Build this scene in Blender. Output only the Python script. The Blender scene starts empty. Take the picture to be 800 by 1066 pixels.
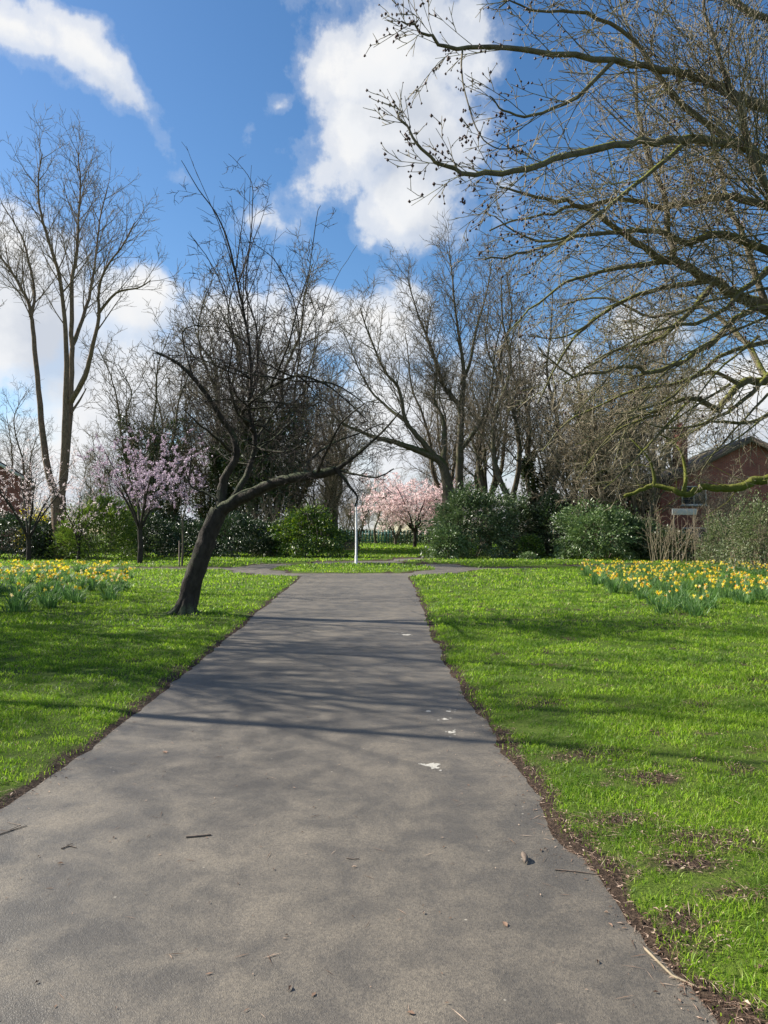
import bpy, math, random
import numpy as np
from mathutils import Vector

# ------------------------------------------------------------------ camera, sky, sun, exposure
SC = bpy.context.scene
COL = SC.collection
RAD = math.radians
CAMH = 1.55
PITCH = math.atan(22 / 770.0)
cam_data = bpy.data.cameras.new('camera')
cam_data.sensor_fit = 'VERTICAL'
cam_data.sensor_height = 36.0
cam_data.lens = 26.0
cam_data.clip_start = 0.05
cam_data.clip_end = 3000
cam = bpy.data.objects.new('camera', cam_data)
COL.objects.link(cam)
cam.location = (0, 0, CAMH)
cam.rotation_euler = (math.pi / 2 + PITCH, 0, 0)
SC.camera = cam

SUN_EL = RAD(36)
SUN_AHEAD = RAD(20)          # sun stands to the left and this much ahead
sd = Vector((-math.cos(SUN_EL) * math.cos(SUN_AHEAD), math.cos(SUN_EL) * math.sin(SUN_AHEAD), math.sin(SUN_EL)))
sun_l = bpy.data.lights.new('sun', 'SUN')
sun_l.energy = 5.0
sun_l.angle = RAD(0.5)
sun_l.color = (1.0, 0.94, 0.84)
sun = bpy.data.objects.new('sun', sun_l)
sun.rotation_euler = sd.to_track_quat('Z', 'Y').to_euler()
sun.location = sd * 50
COL.objects.link(sun)

SC.view_settings.view_transform = 'Standard'
SC.view_settings.look = 'None'
SC.view_settings.exposure = 0.92
SC.view_settings.gamma = 1.0
SC.view_settings.use_curve_mapping = False
SC.cycles.max_bounces = 6
SC.cycles.transparent_max_bounces = 4


def px_dir(px, py):
    a = (px - 400) / 770.0
    b = (533 - py) / 770.0
    f = Vector((0, math.cos(PITCH), math.sin(PITCH)))
    u = Vector((0, -math.sin(PITCH), math.cos(PITCH)))
    return f + Vector((1, 0, 0)) * a + u * b


def W(px, py, d):
    v = px_dir(px, py)
    v = v * (d / v.y)
    return Vector((v.x, v.y, v.z + CAMH))


def G(px, py):
    v = px_dir(px, py)
    k = -CAMH / v.z
    return (v.x * k, v.y * k)


def azel(px, py):
    v = px_dir(px, py).normalized()
    return math.atan2(v.x, v.y), math.asin(v.z)


# ------------------------------------------------------------------ node helpers
class NT:
    def __init__(self, tree):
        self.t = tree

    def n(self, kind, **kw):
        nd = self.t.nodes.new(kind)
        for k, v in kw.items():
            if k.startswith('i_'):
                nd.inputs[k[2:].replace('_', ' ')].default_value = v
            else:
                setattr(nd, k, v)
        return nd

    def l(self, a, b):
        self.t.links.new(a, b)

    def put(self, sock, v):
        if hasattr(v, 'is_output'):
            self.l(v, sock)
        else:
            sock.default_value = v

    def m(self, op, a, b=0.0, c=None, clamp=False):
        nd = self.n('ShaderNodeMath', operation=op, use_clamp=clamp)
        self.put(nd.inputs[0], a)
        self.put(nd.inputs[1], b)
        if c is not None:
            self.put(nd.inputs[2], c)
        return nd.outputs[0]

    def noise(self, vec, scale, detail=4, rough=0.55, dist=0.0, dim='3D'):
        nd = self.n('ShaderNodeTexNoise', noise_dimensions=dim)
        nd.inputs['Scale'].default_value = scale
        nd.inputs['Detail'].default_value = detail
        nd.inputs['Roughness'].default_value = rough
        nd.inputs['Distortion'].default_value = dist
        if vec is not None:
            self.l(vec, nd.inputs['Vector'])
        return nd.outputs['Fac']

    def ramp(self, fac, stops, interp='LINEAR'):
        nd = self.n('ShaderNodeValToRGB')
        cr = nd.color_ramp
        cr.interpolation = interp
        while len(cr.elements) < len(stops):
            cr.elements.new(0.5)
        for e, (p, c) in zip(cr.elements, stops):
            e.position = p
            e.color = (c[0], c[1], c[2], 1) if hasattr(c, '__len__') else (c, c, c, 1)
        self.l(fac, nd.inputs[0])
        return nd.outputs[0]

    def mix(self, fac, a, b, blend='MIX'):
        nd = self.n('ShaderNodeMix', data_type='RGBA', blend_type=blend)
        self.put(nd.inputs[0], fac)
        for s, v in ((nd.inputs[6], a), (nd.inputs[7], b)):
            if hasattr(v, 'is_output'):
                self.l(v, s)
            else:
                s.default_value = (v[0], v[1], v[2], 1)
        return nd.outputs[2]


def new_mat(name):
    m = bpy.data.materials.new(name)
    m.use_nodes = True
    m.node_tree.nodes.clear()
    t = NT(m.node_tree)
    out = t.n('ShaderNodeOutputMaterial')
    return m, t, out


# ------------------------------------------------------------------ world: Nishita sky and clouds
world = bpy.data.worlds.new('World')
SC.world = world
world.use_nodes = True
wt = world.node_tree
wt.nodes.clear()
w = NT(wt)
wout = w.n('ShaderNodeOutputWorld')
sky = w.n('ShaderNodeTexSky', sky_type='NISHITA')
sky.sun_disc = False
sky.sun_elevation = SUN_EL
sky.sun_rotation = math.atan2(sd.x, sd.y)
sky.air_density = 1.0
sky.dust_density = 0.4
sky.ozone_density = 2.5

# cloud density as a group of (azimuth, elevation)
grp = bpy.data.node_groups.new('cloud_density', 'ShaderNodeTree')
grp.interface.new_socket('Vector', in_out='INPUT', socket_type='NodeSocketVector')
grp.interface.new_socket('Density', in_out='OUTPUT', socket_type='NodeSocketFloat')
g = NT(grp)
gi = g.n('NodeGroupInput')
go = g.n('NodeGroupOutput')
vec = gi.outputs[0]
# domain warp
nz = g.n('ShaderNodeTexNoise', i_Scale=5.0, i_Detail=3.0)
g.l(vec, nz.inputs['Vector'])
sub = g.n('ShaderNodeVectorMath', operation='SUBTRACT')
g.l(nz.outputs['Color'], sub.inputs[0])
sub.inputs[1].default_value = (0.5, 0.5, 0.5)
sc_ = g.n('ShaderNodeVectorMath', operation='SCALE')
g.l(sub.outputs[0], sc_.inputs[0])
sc_.inputs['Scale'].default_value = 0.10
add = g.n('ShaderNodeVectorMath', operation='ADD')
g.l(vec, add.inputs[0])
g.l(sc_.outputs[0], add.inputs[1])
sep = g.n('ShaderNodeSeparateXYZ')
g.l(add.outputs[0], sep.inputs[0])
AZ, EL = sep.outputs[0], sep.outputs[1]
fine = g.noise(vec, 9.0, 9, 0.6)
BLOBS = [  # px, py, rx, ry (pixels), tilt deg, weight
    (395, 60, 80, 85, 0, 1.0), (425, 130, 80, 90, 20, 1.0), (428, 210, 62, 58, 0, 0.9), (375, 150, 62, 75, 0, 0.8),
    (480, 60, 50, 70, 0, 0.45),
    (15, 12, 100, 38, 0, .50), (85, 42, 95, 42, -35, .58), (140, 92, 75, 24, -48, .36), (45, 55, 40, 14, -40, .2), (400, -60, 90, 70, 0, .8),
    (295, 105, 22, 20, 0, .35), (267, 125, 12, 14, 0, .15), (175, 160, 9, 16, 0, .12), (300, 235, 34, 14, 0, .18), (315, 190, 30, 40, 0, .3),
    (20, 330, 110, 100, 0, 1.0), (140, 320, 52, 45, 0, .9), (110, 420, 110, 90, 0, .9), (-40, 250, 70, 40, 0, .8),
    (225, 350, 55, 55, 0, .8), (270, 400, 70, 100, 0, .7), (330, 330, 40, 35, 0, .7), (395, 350, 70, 60, 0, .95), (440, 450, 150, 80, 0, .8),
    (560, 400, 80, 60, 0, .5), (760, 420, 110, 50, 0, .9), (660, 340, 60, 30, 0, .5), (620, 470, 200, 40, 0, .7), (520, 190, 16, 30, 20, .2),
    (200, 500, 340, 60, 0, 1.0), (600, 510, 300, 40, 0, .8),
]
cur = None
for (bx, by, rx, ry, tilt, wgt) in BLOBS:
    a0, e0 = azel(bx, by)
    ax, _ = azel(bx + rx * .7, by)
    _, ey = azel(bx, by - ry * .7)
    ra, re = abs(ax - a0) / .7 * 1.18, abs(ey - e0) / .7 * 1.18
    c_, s_ = math.cos(RAD(tilt)), math.sin(RAD(tilt))
    dx = g.m('SUBTRACT', AZ, a0)
    dy = g.m('SUBTRACT', EL, e0)
    rxx = g.m('ADD', g.m('MULTIPLY', dx, c_), g.m('MULTIPLY', dy, s_))
    ryy = g.m('SUBTRACT', g.m('MULTIPLY', dy, c_), g.m('MULTIPLY', dx, s_))
    u = g.m('DIVIDE', rxx, ra)
    v = g.m('DIVIDE', ryy, re)
    r = g.m('SQRT', g.m('ADD', g.m('MULTIPLY', u, u), g.m('MULTIPLY', v, v)))
    val = g.m('MULTIPLY', g.m('SUBTRACT', 1.0, r), wgt)
    cur = val if cur is None else g.m('SMOOTH_MAX', cur, val, 0.12)
# other clouds all over the sky, away from the view
away = g.m('MULTIPLY', g.m('GREATER_THAN', g.m('ABSOLUTE', AZ), 0.62), 0.6)
other = g.m('MULTIPLY', g.m('SUBTRACT', g.noise(vec, 1.6, 3, .5), 0.5), 3.0)
other = g.m('SUBTRACT', g.m('ADD', other, away), 0.6)
cur = g.m('MAXIMUM', cur, other)
dd = g.m('ADD', cur, g.m('MULTIPLY', g.m('SUBTRACT', fine, 0.50), 1.5))
g.l(dd, go.inputs[0])

tc = w.n('ShaderNodeTexCoord')
nrm = w.n('ShaderNodeVectorMath', operation='NORMALIZE')
w.l(tc.outputs['Generated'], nrm.inputs[0])
sx = w.n('ShaderNodeSeparateXYZ')
w.l(nrm.outputs[0], sx.inputs[0])
az = w.m('ARCTAN2', sx.outputs[0], sx.outputs[1])
el = w.m('ARCSINE', sx.outputs[2])
cv = w.n('ShaderNodeCombineXYZ')
w.l(az, cv.inputs[0])
w.l(el, cv.inputs[1])
g1 = w.n('ShaderNodeGroup', node_tree=grp)
w.l(cv.outputs[0], g1.inputs[0])
off = w.n('ShaderNodeVectorMath', operation='ADD')
w.l(cv.outputs[0], off.inputs[0])
off.inputs[1].default_value = (-0.045, 0.04, 0)
g2 = w.n('ShaderNodeGroup', node_tree=grp)
w.l(off.outputs[0], g2.inputs[0])
alpha = w.ramp(g1.outputs[0], [(0.0, 0.0), (0.10, 0.12), (0.30, 0.75), (0.55, 1.0)], 'EASE')
shade = w.ramp(g2.outputs[0], [(0.0, (1.0, 1.0, 1.0)), (0.35, (.93, .95, .98)), (0.85, (.66, .71, .80))])
skyc = w.n('ShaderNodeHueSaturation')
skyc.inputs['Saturation'].default_value = 1.22
skyc.inputs['Value'].default_value = 1.0
w.l(sky.outputs[0], skyc.inputs['Color'])
bg1 = w.n('ShaderNodeBackground')
w.l(skyc.outputs[0], bg1.inputs[0])
bg1.inputs[1].default_value = 0.079
bg2 = w.n('ShaderNodeBackground')
w.l(shade, bg2.inputs[0])
bg2.inputs[1].default_value = 0.50
mx = w.n('ShaderNodeMixShader')
w.l(alpha, mx.inputs[0])
w.l(bg1.outputs[0], mx.inputs[1])
w.l(bg2.outputs[0], mx.inputs[2])
w.l(mx.outputs[0], wout.inputs[0])
world.cycles.sampling_method = 'MANUAL'
world.cycles.sample_map_resolution = 512


# ------------------------------------------------------------------ materials
def leaf_mat(name, c1, c2, c3=None, trans=0.35, rough=0.55, spec=0.4, patch=None):
    """foliage: colour varies per leaf, some light passes through"""
    m, t, out = new_mat(name)
    geo = t.n('ShaderNodeNewGeometry')
    stops = [(0.0, c1), (1.0, c2)] if c3 is None else [(0.0, c1), (0.6, c2), (1.0, c3)]
    col = t.ramp(geo.outputs['Random Per Island'], stops)
    if patch:
        tcn = t.n('ShaderNodeTexCoord')
        nf = t.noise(tcn.outputs['Object'], patch[0], 4, .6)
        col = t.mix(t.ramp(nf, [(.42, 0), (.62, 1)]), col, patch[1])
    p = t.n('ShaderNodeBsdfPrincipled')
    t.l(col, p.inputs['Base Color'])
    p.inputs['Roughness'].default_value = rough
    p.inputs['Specular IOR Level'].default_value = spec
    tr = t.n('ShaderNodeBsdfTranslucent')
    hs = t.n('ShaderNodeHueSaturation')
    hs.inputs['Value'].default_value = 1.5
    hs.inputs['Saturation'].default_value = 1.1
    t.l(col, hs.inputs['Color'])
    t.l(hs.outputs[0], tr.inputs[0])
    mxs = t.n('ShaderNodeMixShader')
    mxs.inputs[0].default_value = trans
    t.l(p.outputs[0], mxs.inputs[1])
    t.l(tr.outputs[0], mxs.inputs[2])
    t.l(mxs.outputs[0], out.inputs[0])
    return m


def bark_mat(name, c1, c2, scale=6.0, moss=None, moss_amt=0.5, bump=0.6):
    m, t, out = new_mat(name)
    tcn = t.n('ShaderNodeTexCoord')
    mp = t.n('ShaderNodeMapping')
    mp.inputs['Scale'].default_value = (1, 1, 0.35)
    t.l(tcn.outputs['Object'], mp.inputs[0])
    nf = t.noise(mp.outputs[0], scale * 3, 8, .65)
    col = t.ramp(nf, [(.3, c1), (.7, c2)])
    if moss:
        geo = t.n('ShaderNodeNewGeometry')
        sp = t.n('ShaderNodeSeparateXYZ')
        t.l(geo.outputs['Normal'], sp.inputs[0])
        n2 = t.noise(tcn.outputs['Object'], scale * 0.5, 5, .6)
        f = t.m('ADD', t.m('MULTIPLY', sp.outputs[2], .4), n2)
        f = t.ramp(f, [(.95 - moss_amt, 0), (1.2 - moss_amt, 1)])
        n3 = t.noise(tcn.outputs['Object'], 40, 3, .6)
        mc = t.ramp(n3, [(.3, (moss[0] * .5, moss[1] * .5, moss[2] * .5)), (.7, moss)])
        col = t.mix(f, col, mc)
    p = t.n('ShaderNodeBsdfPrincipled')
    t.l(col, p.inputs['Base Color'])
    p.inputs['Roughness'].default_value = 0.85
    p.inputs['Specular IOR Level'].default_value = 0.25
    b = t.n('ShaderNodeBump')
    b.inputs['Strength'].default_value = bump
    b.inputs['Distance'].default_value = 0.02
    t.l(nf, b.inputs['Height'])
    t.l(b.outputs[0], p.inputs['Normal'])
    t.l(p.outputs[0], out.inputs[0])
    return m


def plain_mat(name, c, rough=0.6, var=0.15, scale=8, metallic=0.0, spec=.5):
    m, t, out = new_mat(name)
    tcn = t.n('ShaderNodeTexCoord')
    nf = t.noise(tcn.outputs['Object'], scale, 6, .6)
    col = t.ramp(nf, [(.3, tuple(x * (1 - var) for x in c)), (.7, tuple(min(1, x * (1 + var)) for x in c))])
    p = t.n('ShaderNodeBsdfPrincipled')
    t.l(col, p.inputs['Base Color'])
    p.inputs['Roughness'].default_value = rough
    p.inputs['Metallic'].default_value = metallic
    p.inputs['Specular IOR Level'].default_value = spec
    b = t.n('ShaderNodeBump')
    b.inputs['Strength'].default_value = .2
    b.inputs['Distance'].default_value = .01
    t.l(nf, b.inputs['Height'])
    t.l(b.outputs[0], p.inputs['Normal'])
    t.l(p.outputs[0], out.inputs[0])
    return m


M = {}
M['bark_dark'] = bark_mat('cherry_bark', (.018, .014, .012), (.060, .048, .040), 5, moss=(.10, .115, .06), moss_amt=.38, bump=1.6)
M['twig_dark'] = bark_mat('cherry_twig', (.022, .017, .015), (.065, .05, .043), 8, bump=.2)
M['bark_grey'] = bark_mat('grey_bark', (.06, .05, .035), (.17, .14, .10), 4, moss=(.09, .11, .035), moss_amt=.45)
M['bark_orange'] = bark_mat('warm_bark', (.09, .06, .04), (.26, .18, .12), 4, moss=(.10, .11, .05), moss_amt=.35)
M['twig_grey'] = bark_mat('grey_twig', (.12, .097, .068), (.26, .215, .155), 5, bump=.2)
M['twig_tan'] = bark_mat('tan_twig', (.20, .16, .105), (.38, .31, .21), 5, bump=.2)
M['bark_moss'] = bark_mat('mossy_bark', (.06, .05, .038), (.19, .16, .11), 5, moss=(.19, .20, .04), moss_amt=.38, bump=.8)
M['moss'] = bark_mat('thick_moss', (.05, .06, .02), (.16, .17, .03), 6, moss=(.17, .18, .03), moss_amt=.56, bump=1.0)
M['twig_near'] = bark_mat('near_twig', (.14, .115, .08), (.40, .34, .24), 7, moss=(.17, .17, .07), moss_amt=.2, bump=.2)
M['bud'] = plain_mat('bud_brown', (.05, .018, .016), .6)
M['laurel'] = leaf_mat('laurel_leaf', (.03, .055, .022), (.08, .125, .045), (.15, .20, .09), .18, .42, .5)
M['dark_ever'] = leaf_mat('dark_evergreen_leaf', (.012, .026, .012), (.032, .06, .02), (.08, .12, .045), .12, .4, .5)
M['bright_shrub'] = leaf_mat('bright_shrub_leaf', (.022, .05, .010), (.06, .12, .016), (.24, .31, .04), .25, .45, .5)
M['bamboo'] = leaf_mat('bamboo_leaf', (.05, .09, .015), (.10, .16, .03), (.20, .25, .05), .35, .5)
M['rhodo'] = leaf_mat('rhododendron_leaf', (.05, .09, .03), (.12, .19, .06), (.22, .29, .12), .18, .42, .5)
M['ivy'] = leaf_mat('ivy_leaf', (.02, .035, .012), (.045, .07, .02), (.10, .13, .045), .15, .4, .5)
M['loose'] = leaf_mat('loose_shrub_leaf', (.06, .08, .03), (.12, .15, .06), (.22, .25, .12), .25, .5)
M['brown_leaf'] = leaf_mat('brown_leaf', (.05, .03, .018), (.14, .09, .05), (.26, .18, .10), .2, .7)
M['forsythia'] = leaf_mat('forsythia_bloom', (.45, .38, .02), (.75, .65, .04), None, .4, .6)
M['pink'] = leaf_mat('pink_blossom', (.60, .44, .45), (.80, .66, .66), (.90, .81, .80), .45, .6, .2)
M['mauve'] = leaf_mat('mauve_blossom', (.27, .20, .26), (.46, .36, .45), (.74, .65, .73), .4, .6, .2)
M['pale_pink'] = leaf_mat('pale_pink_blossom', (.50, .40, .40), (.72, .62, .62), (.86, .80, .79), .45, .6, .2)
M['daff_leaf'] = leaf_mat('daffodil_leaf', (.05, .115, .03), (.11, .21, .06), (.22, .33, .13), .35, .5, .35)
M['daff_yellow'] = leaf_mat('daffodil_petal', (.75, .55, .02), (.85, .68, .04), (.88, .80, .25), .35, .5, .3)
M['daff_pale'] = leaf_mat('daffodil_pale_petal', (.80, .72, .30), (.85, .82, .55), None, .35, .5, .3)
M['daff_cup'] = plain_mat('daffodil_cup', (.85, .42, .015), .5)
M['white_paint'] = plain_mat('white_paint', (.60, .60, .56), .45, .08)
M['metal_green'] = plain_mat('green_fence_paint', (.05, .20, .17), .5)
M['wood'] = plain_mat('weathered_wood', (.10, .075, .05), .8, .3, 12)
M['iron'] = plain_mat('black_iron', (.03, .03, .03), .5)
M['pane'] = plain_mat('window_glass', (.05, .06, .07), .08, .1, 2)
M['slate'] = plain_mat('roof_tile', (.09, .07, .06), .8, .3, 6)
M['board'] = plain_mat('grey_board', (.42, .42, .40), .6, .1)
M['dropping'] = plain_mat('chalky_white', (.40, .38, .33), .9, .3, 60)
M['cone'] = plain_mat('curled_leaf_brown', (.16, .12, .09), .8, .4, 40)
M['litter'] = leaf_mat('leaf_litter', (.06, .034, .022), (.27, .17, .115), (.58, .44, .33), .1, .8)

# brick
m, t, out = new_mat('brick')
tcn = t.n('ShaderNodeTexCoord')
bk = t.n('ShaderNodeTexBrick')
bk.inputs['Scale'].default_value = 1.0
bk.inputs['Brick Width'].default_value = .225
bk.inputs['Row Height'].default_value = .075
bk.inputs['Mortar Size'].default_value = .010
bk.inputs['Color1'].default_value = (.36, .085, .05, 1)
bk.inputs['Color2'].default_value = (.26, .06, .038, 1)
bk.inputs['Mortar'].default_value = (.24, .19, .16, 1)
sp = t.n('ShaderNodeSeparateXYZ')
t.l(tcn.outputs['Object'], sp.inputs[0])
cb = t.n('ShaderNodeCombineXYZ')
t.l(t.m('ADD', sp.outputs[0], sp.outputs[1]), cb.inputs[0])
t.l(sp.outputs[2], cb.inputs[1])
t.l(cb.outputs[0], bk.inputs[0])
n1 = t.noise(tcn.outputs['Object'], 1.5, 5, .6)
colb = t.mix(t.ramp(n1, [(.35, 0), (.7, .5)]), bk.outputs['Color'], (.10, .04, .03))
p = t.n('ShaderNodeBsdfPrincipled')
t.l(colb, p.inputs['Base Color'])
p.inputs['Roughness'].default_value = .85
t.l(p.outputs[0], out.inputs[0])
M['brick'] = m


# asphalt path
def asphalt(name, dusty=1.0):
    m, t, out = new_mat(name)
    tcn = t.n('ShaderNodeTexCoord')
    O = tcn.outputs['Object']
    big = t.noise(O, .55, 6, .6, .4)
    mid = t.noise(O, 3.2, 8, .68, .3)
    fin = t.noise(O, 95, 3, .7)
    vo = t.n('ShaderNodeTexVoronoi', feature='F1')
    vo.inputs['Scale'].default_value = 160
    t.l(O, vo.inputs['Vector'])
    base = t.mix(t.ramp(big, [(.35, 0), (.65, 1)]), (.090, .080, .066), (.135, .118, .095))
    dust = t.ramp(t.m('ADD', t.m('MULTIPLY', mid, .62), t.m('MULTIPLY', big, .38)), [(.44, 0), (.60, 1)])
    c = t.mix(t.m('MULTIPLY', dust, .46 * dusty), base, (.27, .225, .165))
    c = t.mix(t.ramp(fin, [(.36, .6), (.62, 0)]), c, (.045, .042, .038))
    chip = t.ramp(vo.outputs['Distance'], [(.10, 1), (.24, 0)])
    sel = t.ramp(vo.outputs['Color'], [(.66, 0), (.72, 1)])
    c = t.mix(t.m('MULTIPLY', chip, t.m('MULTIPLY', sel, .5)), c, (.33, .30, .25))
    # small pale specks
    v2 = t.n('ShaderNodeTexVoronoi', feature='F1')
    v2.inputs['Scale'].default_value = 6.5
    t.l(O, v2.inputs['Vector'])
    c = t.mix(t.ramp(v2.outputs['Distance'], [(.020, .8), (.05, 0)]), c, (.38, .34, .28))
    # damp darker run along the middle
    dm = t.noise(O, .9, 3, .5)
    p = t.n('ShaderNodeBsdfPrincipled')
    t.l(c, p.inputs['Base Color'])
    t.l(t.ramp(mid, [(.35, .42), (.65, .72)]), p.inputs['Roughness'])
    p.inputs['Specular IOR Level'].default_value = .5
    h = t.m('ADD', t.m('MULTIPLY', t.ramp(vo.outputs['Distance'], [(.0, 1), (.5, 0)]), .7), t.m('MULTIPLY', fin, .8))
    b = t.n('ShaderNodeBump')
    b.inputs['Strength'].default_value = .5
    b.inputs['Distance'].default_value = .0032
    t.l(h, b.inputs['Height'])
    b2 = t.n('ShaderNodeBump')
    b2.inputs['Strength'].default_value = .3
    b2.inputs['Distance'].default_value = .03
    t.l(mid, b2.inputs['Height'])
    t.l(b.outputs[0], b2.inputs['Normal'])
    t.l(b2.outputs[0], p.inputs['Normal'])
    t.l(p.outputs[0], out.inputs[0])
    return m


M['asphalt'] = asphalt('path_asphalt')
M['asphalt_dusty'] = asphalt('dusty_path_asphalt', 1.4)

# ground under the grass
m, t, out = new_mat('lawn_ground')
tcn = t.n('ShaderNodeTexCoord')
at = t.n('ShaderNodeAttribute', attribute_name='soil')
O = tcn.outputs['Object']
n1 = t.noise(O, 1.2, 6, .6)
n2 = t.noise(O, 45, 4, .7)
n3 = t.noise(O, .25, 4, .6)
gc = t.mix(t.ramp(n1, [(.3, 0), (.7, 1)]), (.06, .105, .010), (.12, .18, .016))
gc = t.mix(t.ramp(n3, [(.4, 0), (.7, .6)]), gc, (.10, .13, .03))
gc = t.mix(t.ramp(n2, [(.35, .6), (.6, 0)]), gc, (.03, .055, .010))
scol = t.ramp(n2, [(.3, (.018, .012, .009)), (.5, (.045, .030, .021)), (.75, (.12, .085, .058))])
c = t.mix(t.ramp(at.outputs['Fac'], [(.3, 0), (.62, 1)]), gc, scol)
p = t.n('ShaderNodeBsdfPrincipled')
t.l(c, p.inputs['Base Color'])
p.inputs['Roughness'].default_value = .9
p.inputs['Specular IOR Level'].default_value = .15
b = t.n('ShaderNodeBump')
b.inputs['Strength'].default_value = .8
b.inputs['Distance'].default_value = .03
t.l(n2, b.inputs['Height'])
t.l(b.outputs[0], p.inputs['Normal'])
t.l(p.outputs[0], out.inputs[0])
M['ground'] = m

# grass blades: patchy colour over the lawn plus per-blade change
m, t, out = new_mat('grass_blade')
geo = t.n('ShaderNodeNewGeometry')
n1 = t.noise(geo.outputs['Position'], 1.3, 6, .68)
n0 = t.noise(geo.outputs['Position'], .16, 3, .5)
c = t.ramp(geo.outputs['Random Per Island'], [(0, (.05, .12, .008)), (.45, (.21, .37, .014)), (.85, (.38, .54, .04)), (1.0, (.42, .36, .16))])
c = t.mix(t.ramp(n1, [(.40, .85), (.58, 0)]), c, (.04, .11, .010))
c = t.mix(t.ramp(n0, [(.4, 0), (.7, .35)]), c, (.20, .30, .02))
p = t.n('ShaderNodeBsdfPrincipled')
t.l(c, p.inputs['Base Color'])
p.inputs['Roughness'].default_value = .5
p.inputs['Specular IOR Level'].default_value = .3
tr = t.n('ShaderNodeBsdfTranslucent')
hs = t.n('ShaderNodeHueSaturation')
hs.inputs['Value'].default_value = 1.7
t.l(c, hs.inputs['Color'])
t.l(hs.outputs[0], tr.inputs[0])
mxs = t.n('ShaderNodeMixShader')
mxs.inputs[0].default_value = .42
t.l(p.outputs[0], mxs.inputs[1])
t.l(tr.outputs[0], mxs.inputs[2])
t.l(mxs.outputs[0], out.inputs[0])
M['grass'] = m


# ------------------------------------------------------------------ object helpers
def mesh_np(name, verts, quads=None, tris=None, smooth=False):
    me = bpy.data.meshes.new(name)
    verts = np.asarray(verts, dtype=np.float32).reshape(-1, 3)
    parts, starts, pos = [], [], 0
    for arr, k in ((quads, 4), (tris, 3)):
        if arr is not None and len(arr):
            arr = np.asarray(arr, dtype=np.int32).reshape(-1, k)
            parts.append(arr.ravel())
            starts.append(pos + np.arange(len(arr), dtype=np.int32) * k)
            pos += arr.size
    me.vertices.add(len(verts))
    me.vertices.foreach_set('co', verts.ravel())
    li = np.concatenate(parts)
    st = np.concatenate(starts)
    me.loops.add(len(li))
    me.loops.foreach_set('vertex_index', li)
    me.polygons.add(len(st))
    me.polygons.foreach_set('loop_start', st)
    if smooth:
        me.polygons.foreach_set('use_smooth', np.ones(len(st), dtype=bool))
    me.update(calc_edges=True)
    return me


def ob(name, me, mat=None, parent=None, loc=(0, 0, 0), rotz=0.0):
    if mat is not None and not me.materials:
        me.materials.append(mat)
    o = bpy.data.objects.new(name, me)
    COL.objects.link(o)
    o.location = loc
    o.rotation_euler = (0, 0, rotz)
    if parent is not None:
        o.parent = parent
    return o


def tag(o, label=None, cat=None, group=None, kind=None):
    if label:
        o['label'] = label
    if cat:
        o['category'] = cat
    if group:
        o['group'] = group
    if kind:
        o['kind'] = kind
    return o


def thing(name, label, cat, loc=(0, 0, 0), rotz=0.0, group=None):
    o = bpy.data.objects.new(name, None)
    COL.objects.link(o)
    o.location = loc
    o.rotation_euler = (0, 0, rotz)
    return tag(o, label, cat, group)


def copy_thing(root, loc, rotz, label, scale=None, group=None):
    r = root.copy()
    COL.objects.link(r)
    r.location = loc
    r.rotation_euler = (0, 0, rotz)
    if scale is not None:
        r.scale = scale if hasattr(scale, '__len__') else (scale,) * 3
    r['label'] = label
    if group:
        r['group'] = group
    elif 'group' in r:
        del r['group']
    for ch in list(root.children):
        c = ch.copy()
        COL.objects.link(c)
        c.parent = r
        for gch in list(ch.children):
            d = gch.copy()
            COL.objects.link(d)
            d.parent = c
    return r


class MB:
    """collects boxes / bars / prisms into one mesh"""

    def __init__(self):
        self.v, self.q, self.t = [], [], []

    def box(self, c, s, rz=0.0):
        n = len(self.v)
        cs, sn = math.cos(rz), math.sin(rz)
        for dz in (-.5, .5):
            for dx, dy in ((-.5, -.5), (.5, -.5), (.5, .5), (-.5, .5)):
                x, y = dx * s[0], dy * s[1]
                self.v.append((c[0] + x * cs - y * sn, c[1] + x * sn + y * cs, c[2] + dz * s[2]))
        for f in ((3, 2, 1, 0), (4, 5, 6, 7), (0, 1, 5, 4), (1, 2, 6, 5), (2, 3, 7, 6), (3, 0, 4, 7)):
            self.q.append(tuple(n + i for i in f))
        return self

    def hexa(self, pts):
        n = len(self.v)
        self.v += [tuple(p_) for p_ in pts]
        for f in ((3, 2, 1, 0), (4, 5, 6, 7), (0, 1, 5, 4), (1, 2, 6, 5), (2, 3, 7, 6), (3, 0, 4, 7)):
            self.q.append(tuple(n + i for i in f))
        return self

    def cyl(self, p0, p1, r0, r1=None, k=10, cap=True):
        r1 = r0 if r1 is None else r1
        p0, p1 = Vector(p0), Vector(p1)
        d = (p1 - p0).normalized()
        a = d.orthogonal().normalized()
        b_ = d.cross(a)
        n = len(self.v)
        for p_, r_ in ((p0, r0), (p1, r1)):
            for i in range(k):
                th = 2 * math.pi * i / k
                self.v.append(tuple(p_ + (a * math.cos(th) + b_ * math.sin(th)) * r_))
        for i in range(k):
            j = (i + 1) % k
            self.q.append((n + i, n + j, n + k + j, n + k + i))
        if cap:
            for base, p_ in ((n, p0), (n + k, p1)):
                ci = len(self.v)
                self.v.append(tuple(p_))
                for i in range(k):
                    j = (i + 1) % k
                    self.t.append((base + i, base + j, ci))
        return self

    def build(self, name, mat, parent=None, loc=(0, 0, 0), rotz=0.0, bevel=0.0, smooth=False):
        me = mesh_np(name, self.v, self.q, self.t, smooth)
        o = ob(name, me, mat, parent, loc, rotz)
        if bevel:
            md = o.modifiers.new('bevel', 'BEVEL')
            md.width = bevel
            md.segments = 2
        return o


NPR = np.random.default_rng(7)


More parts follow.
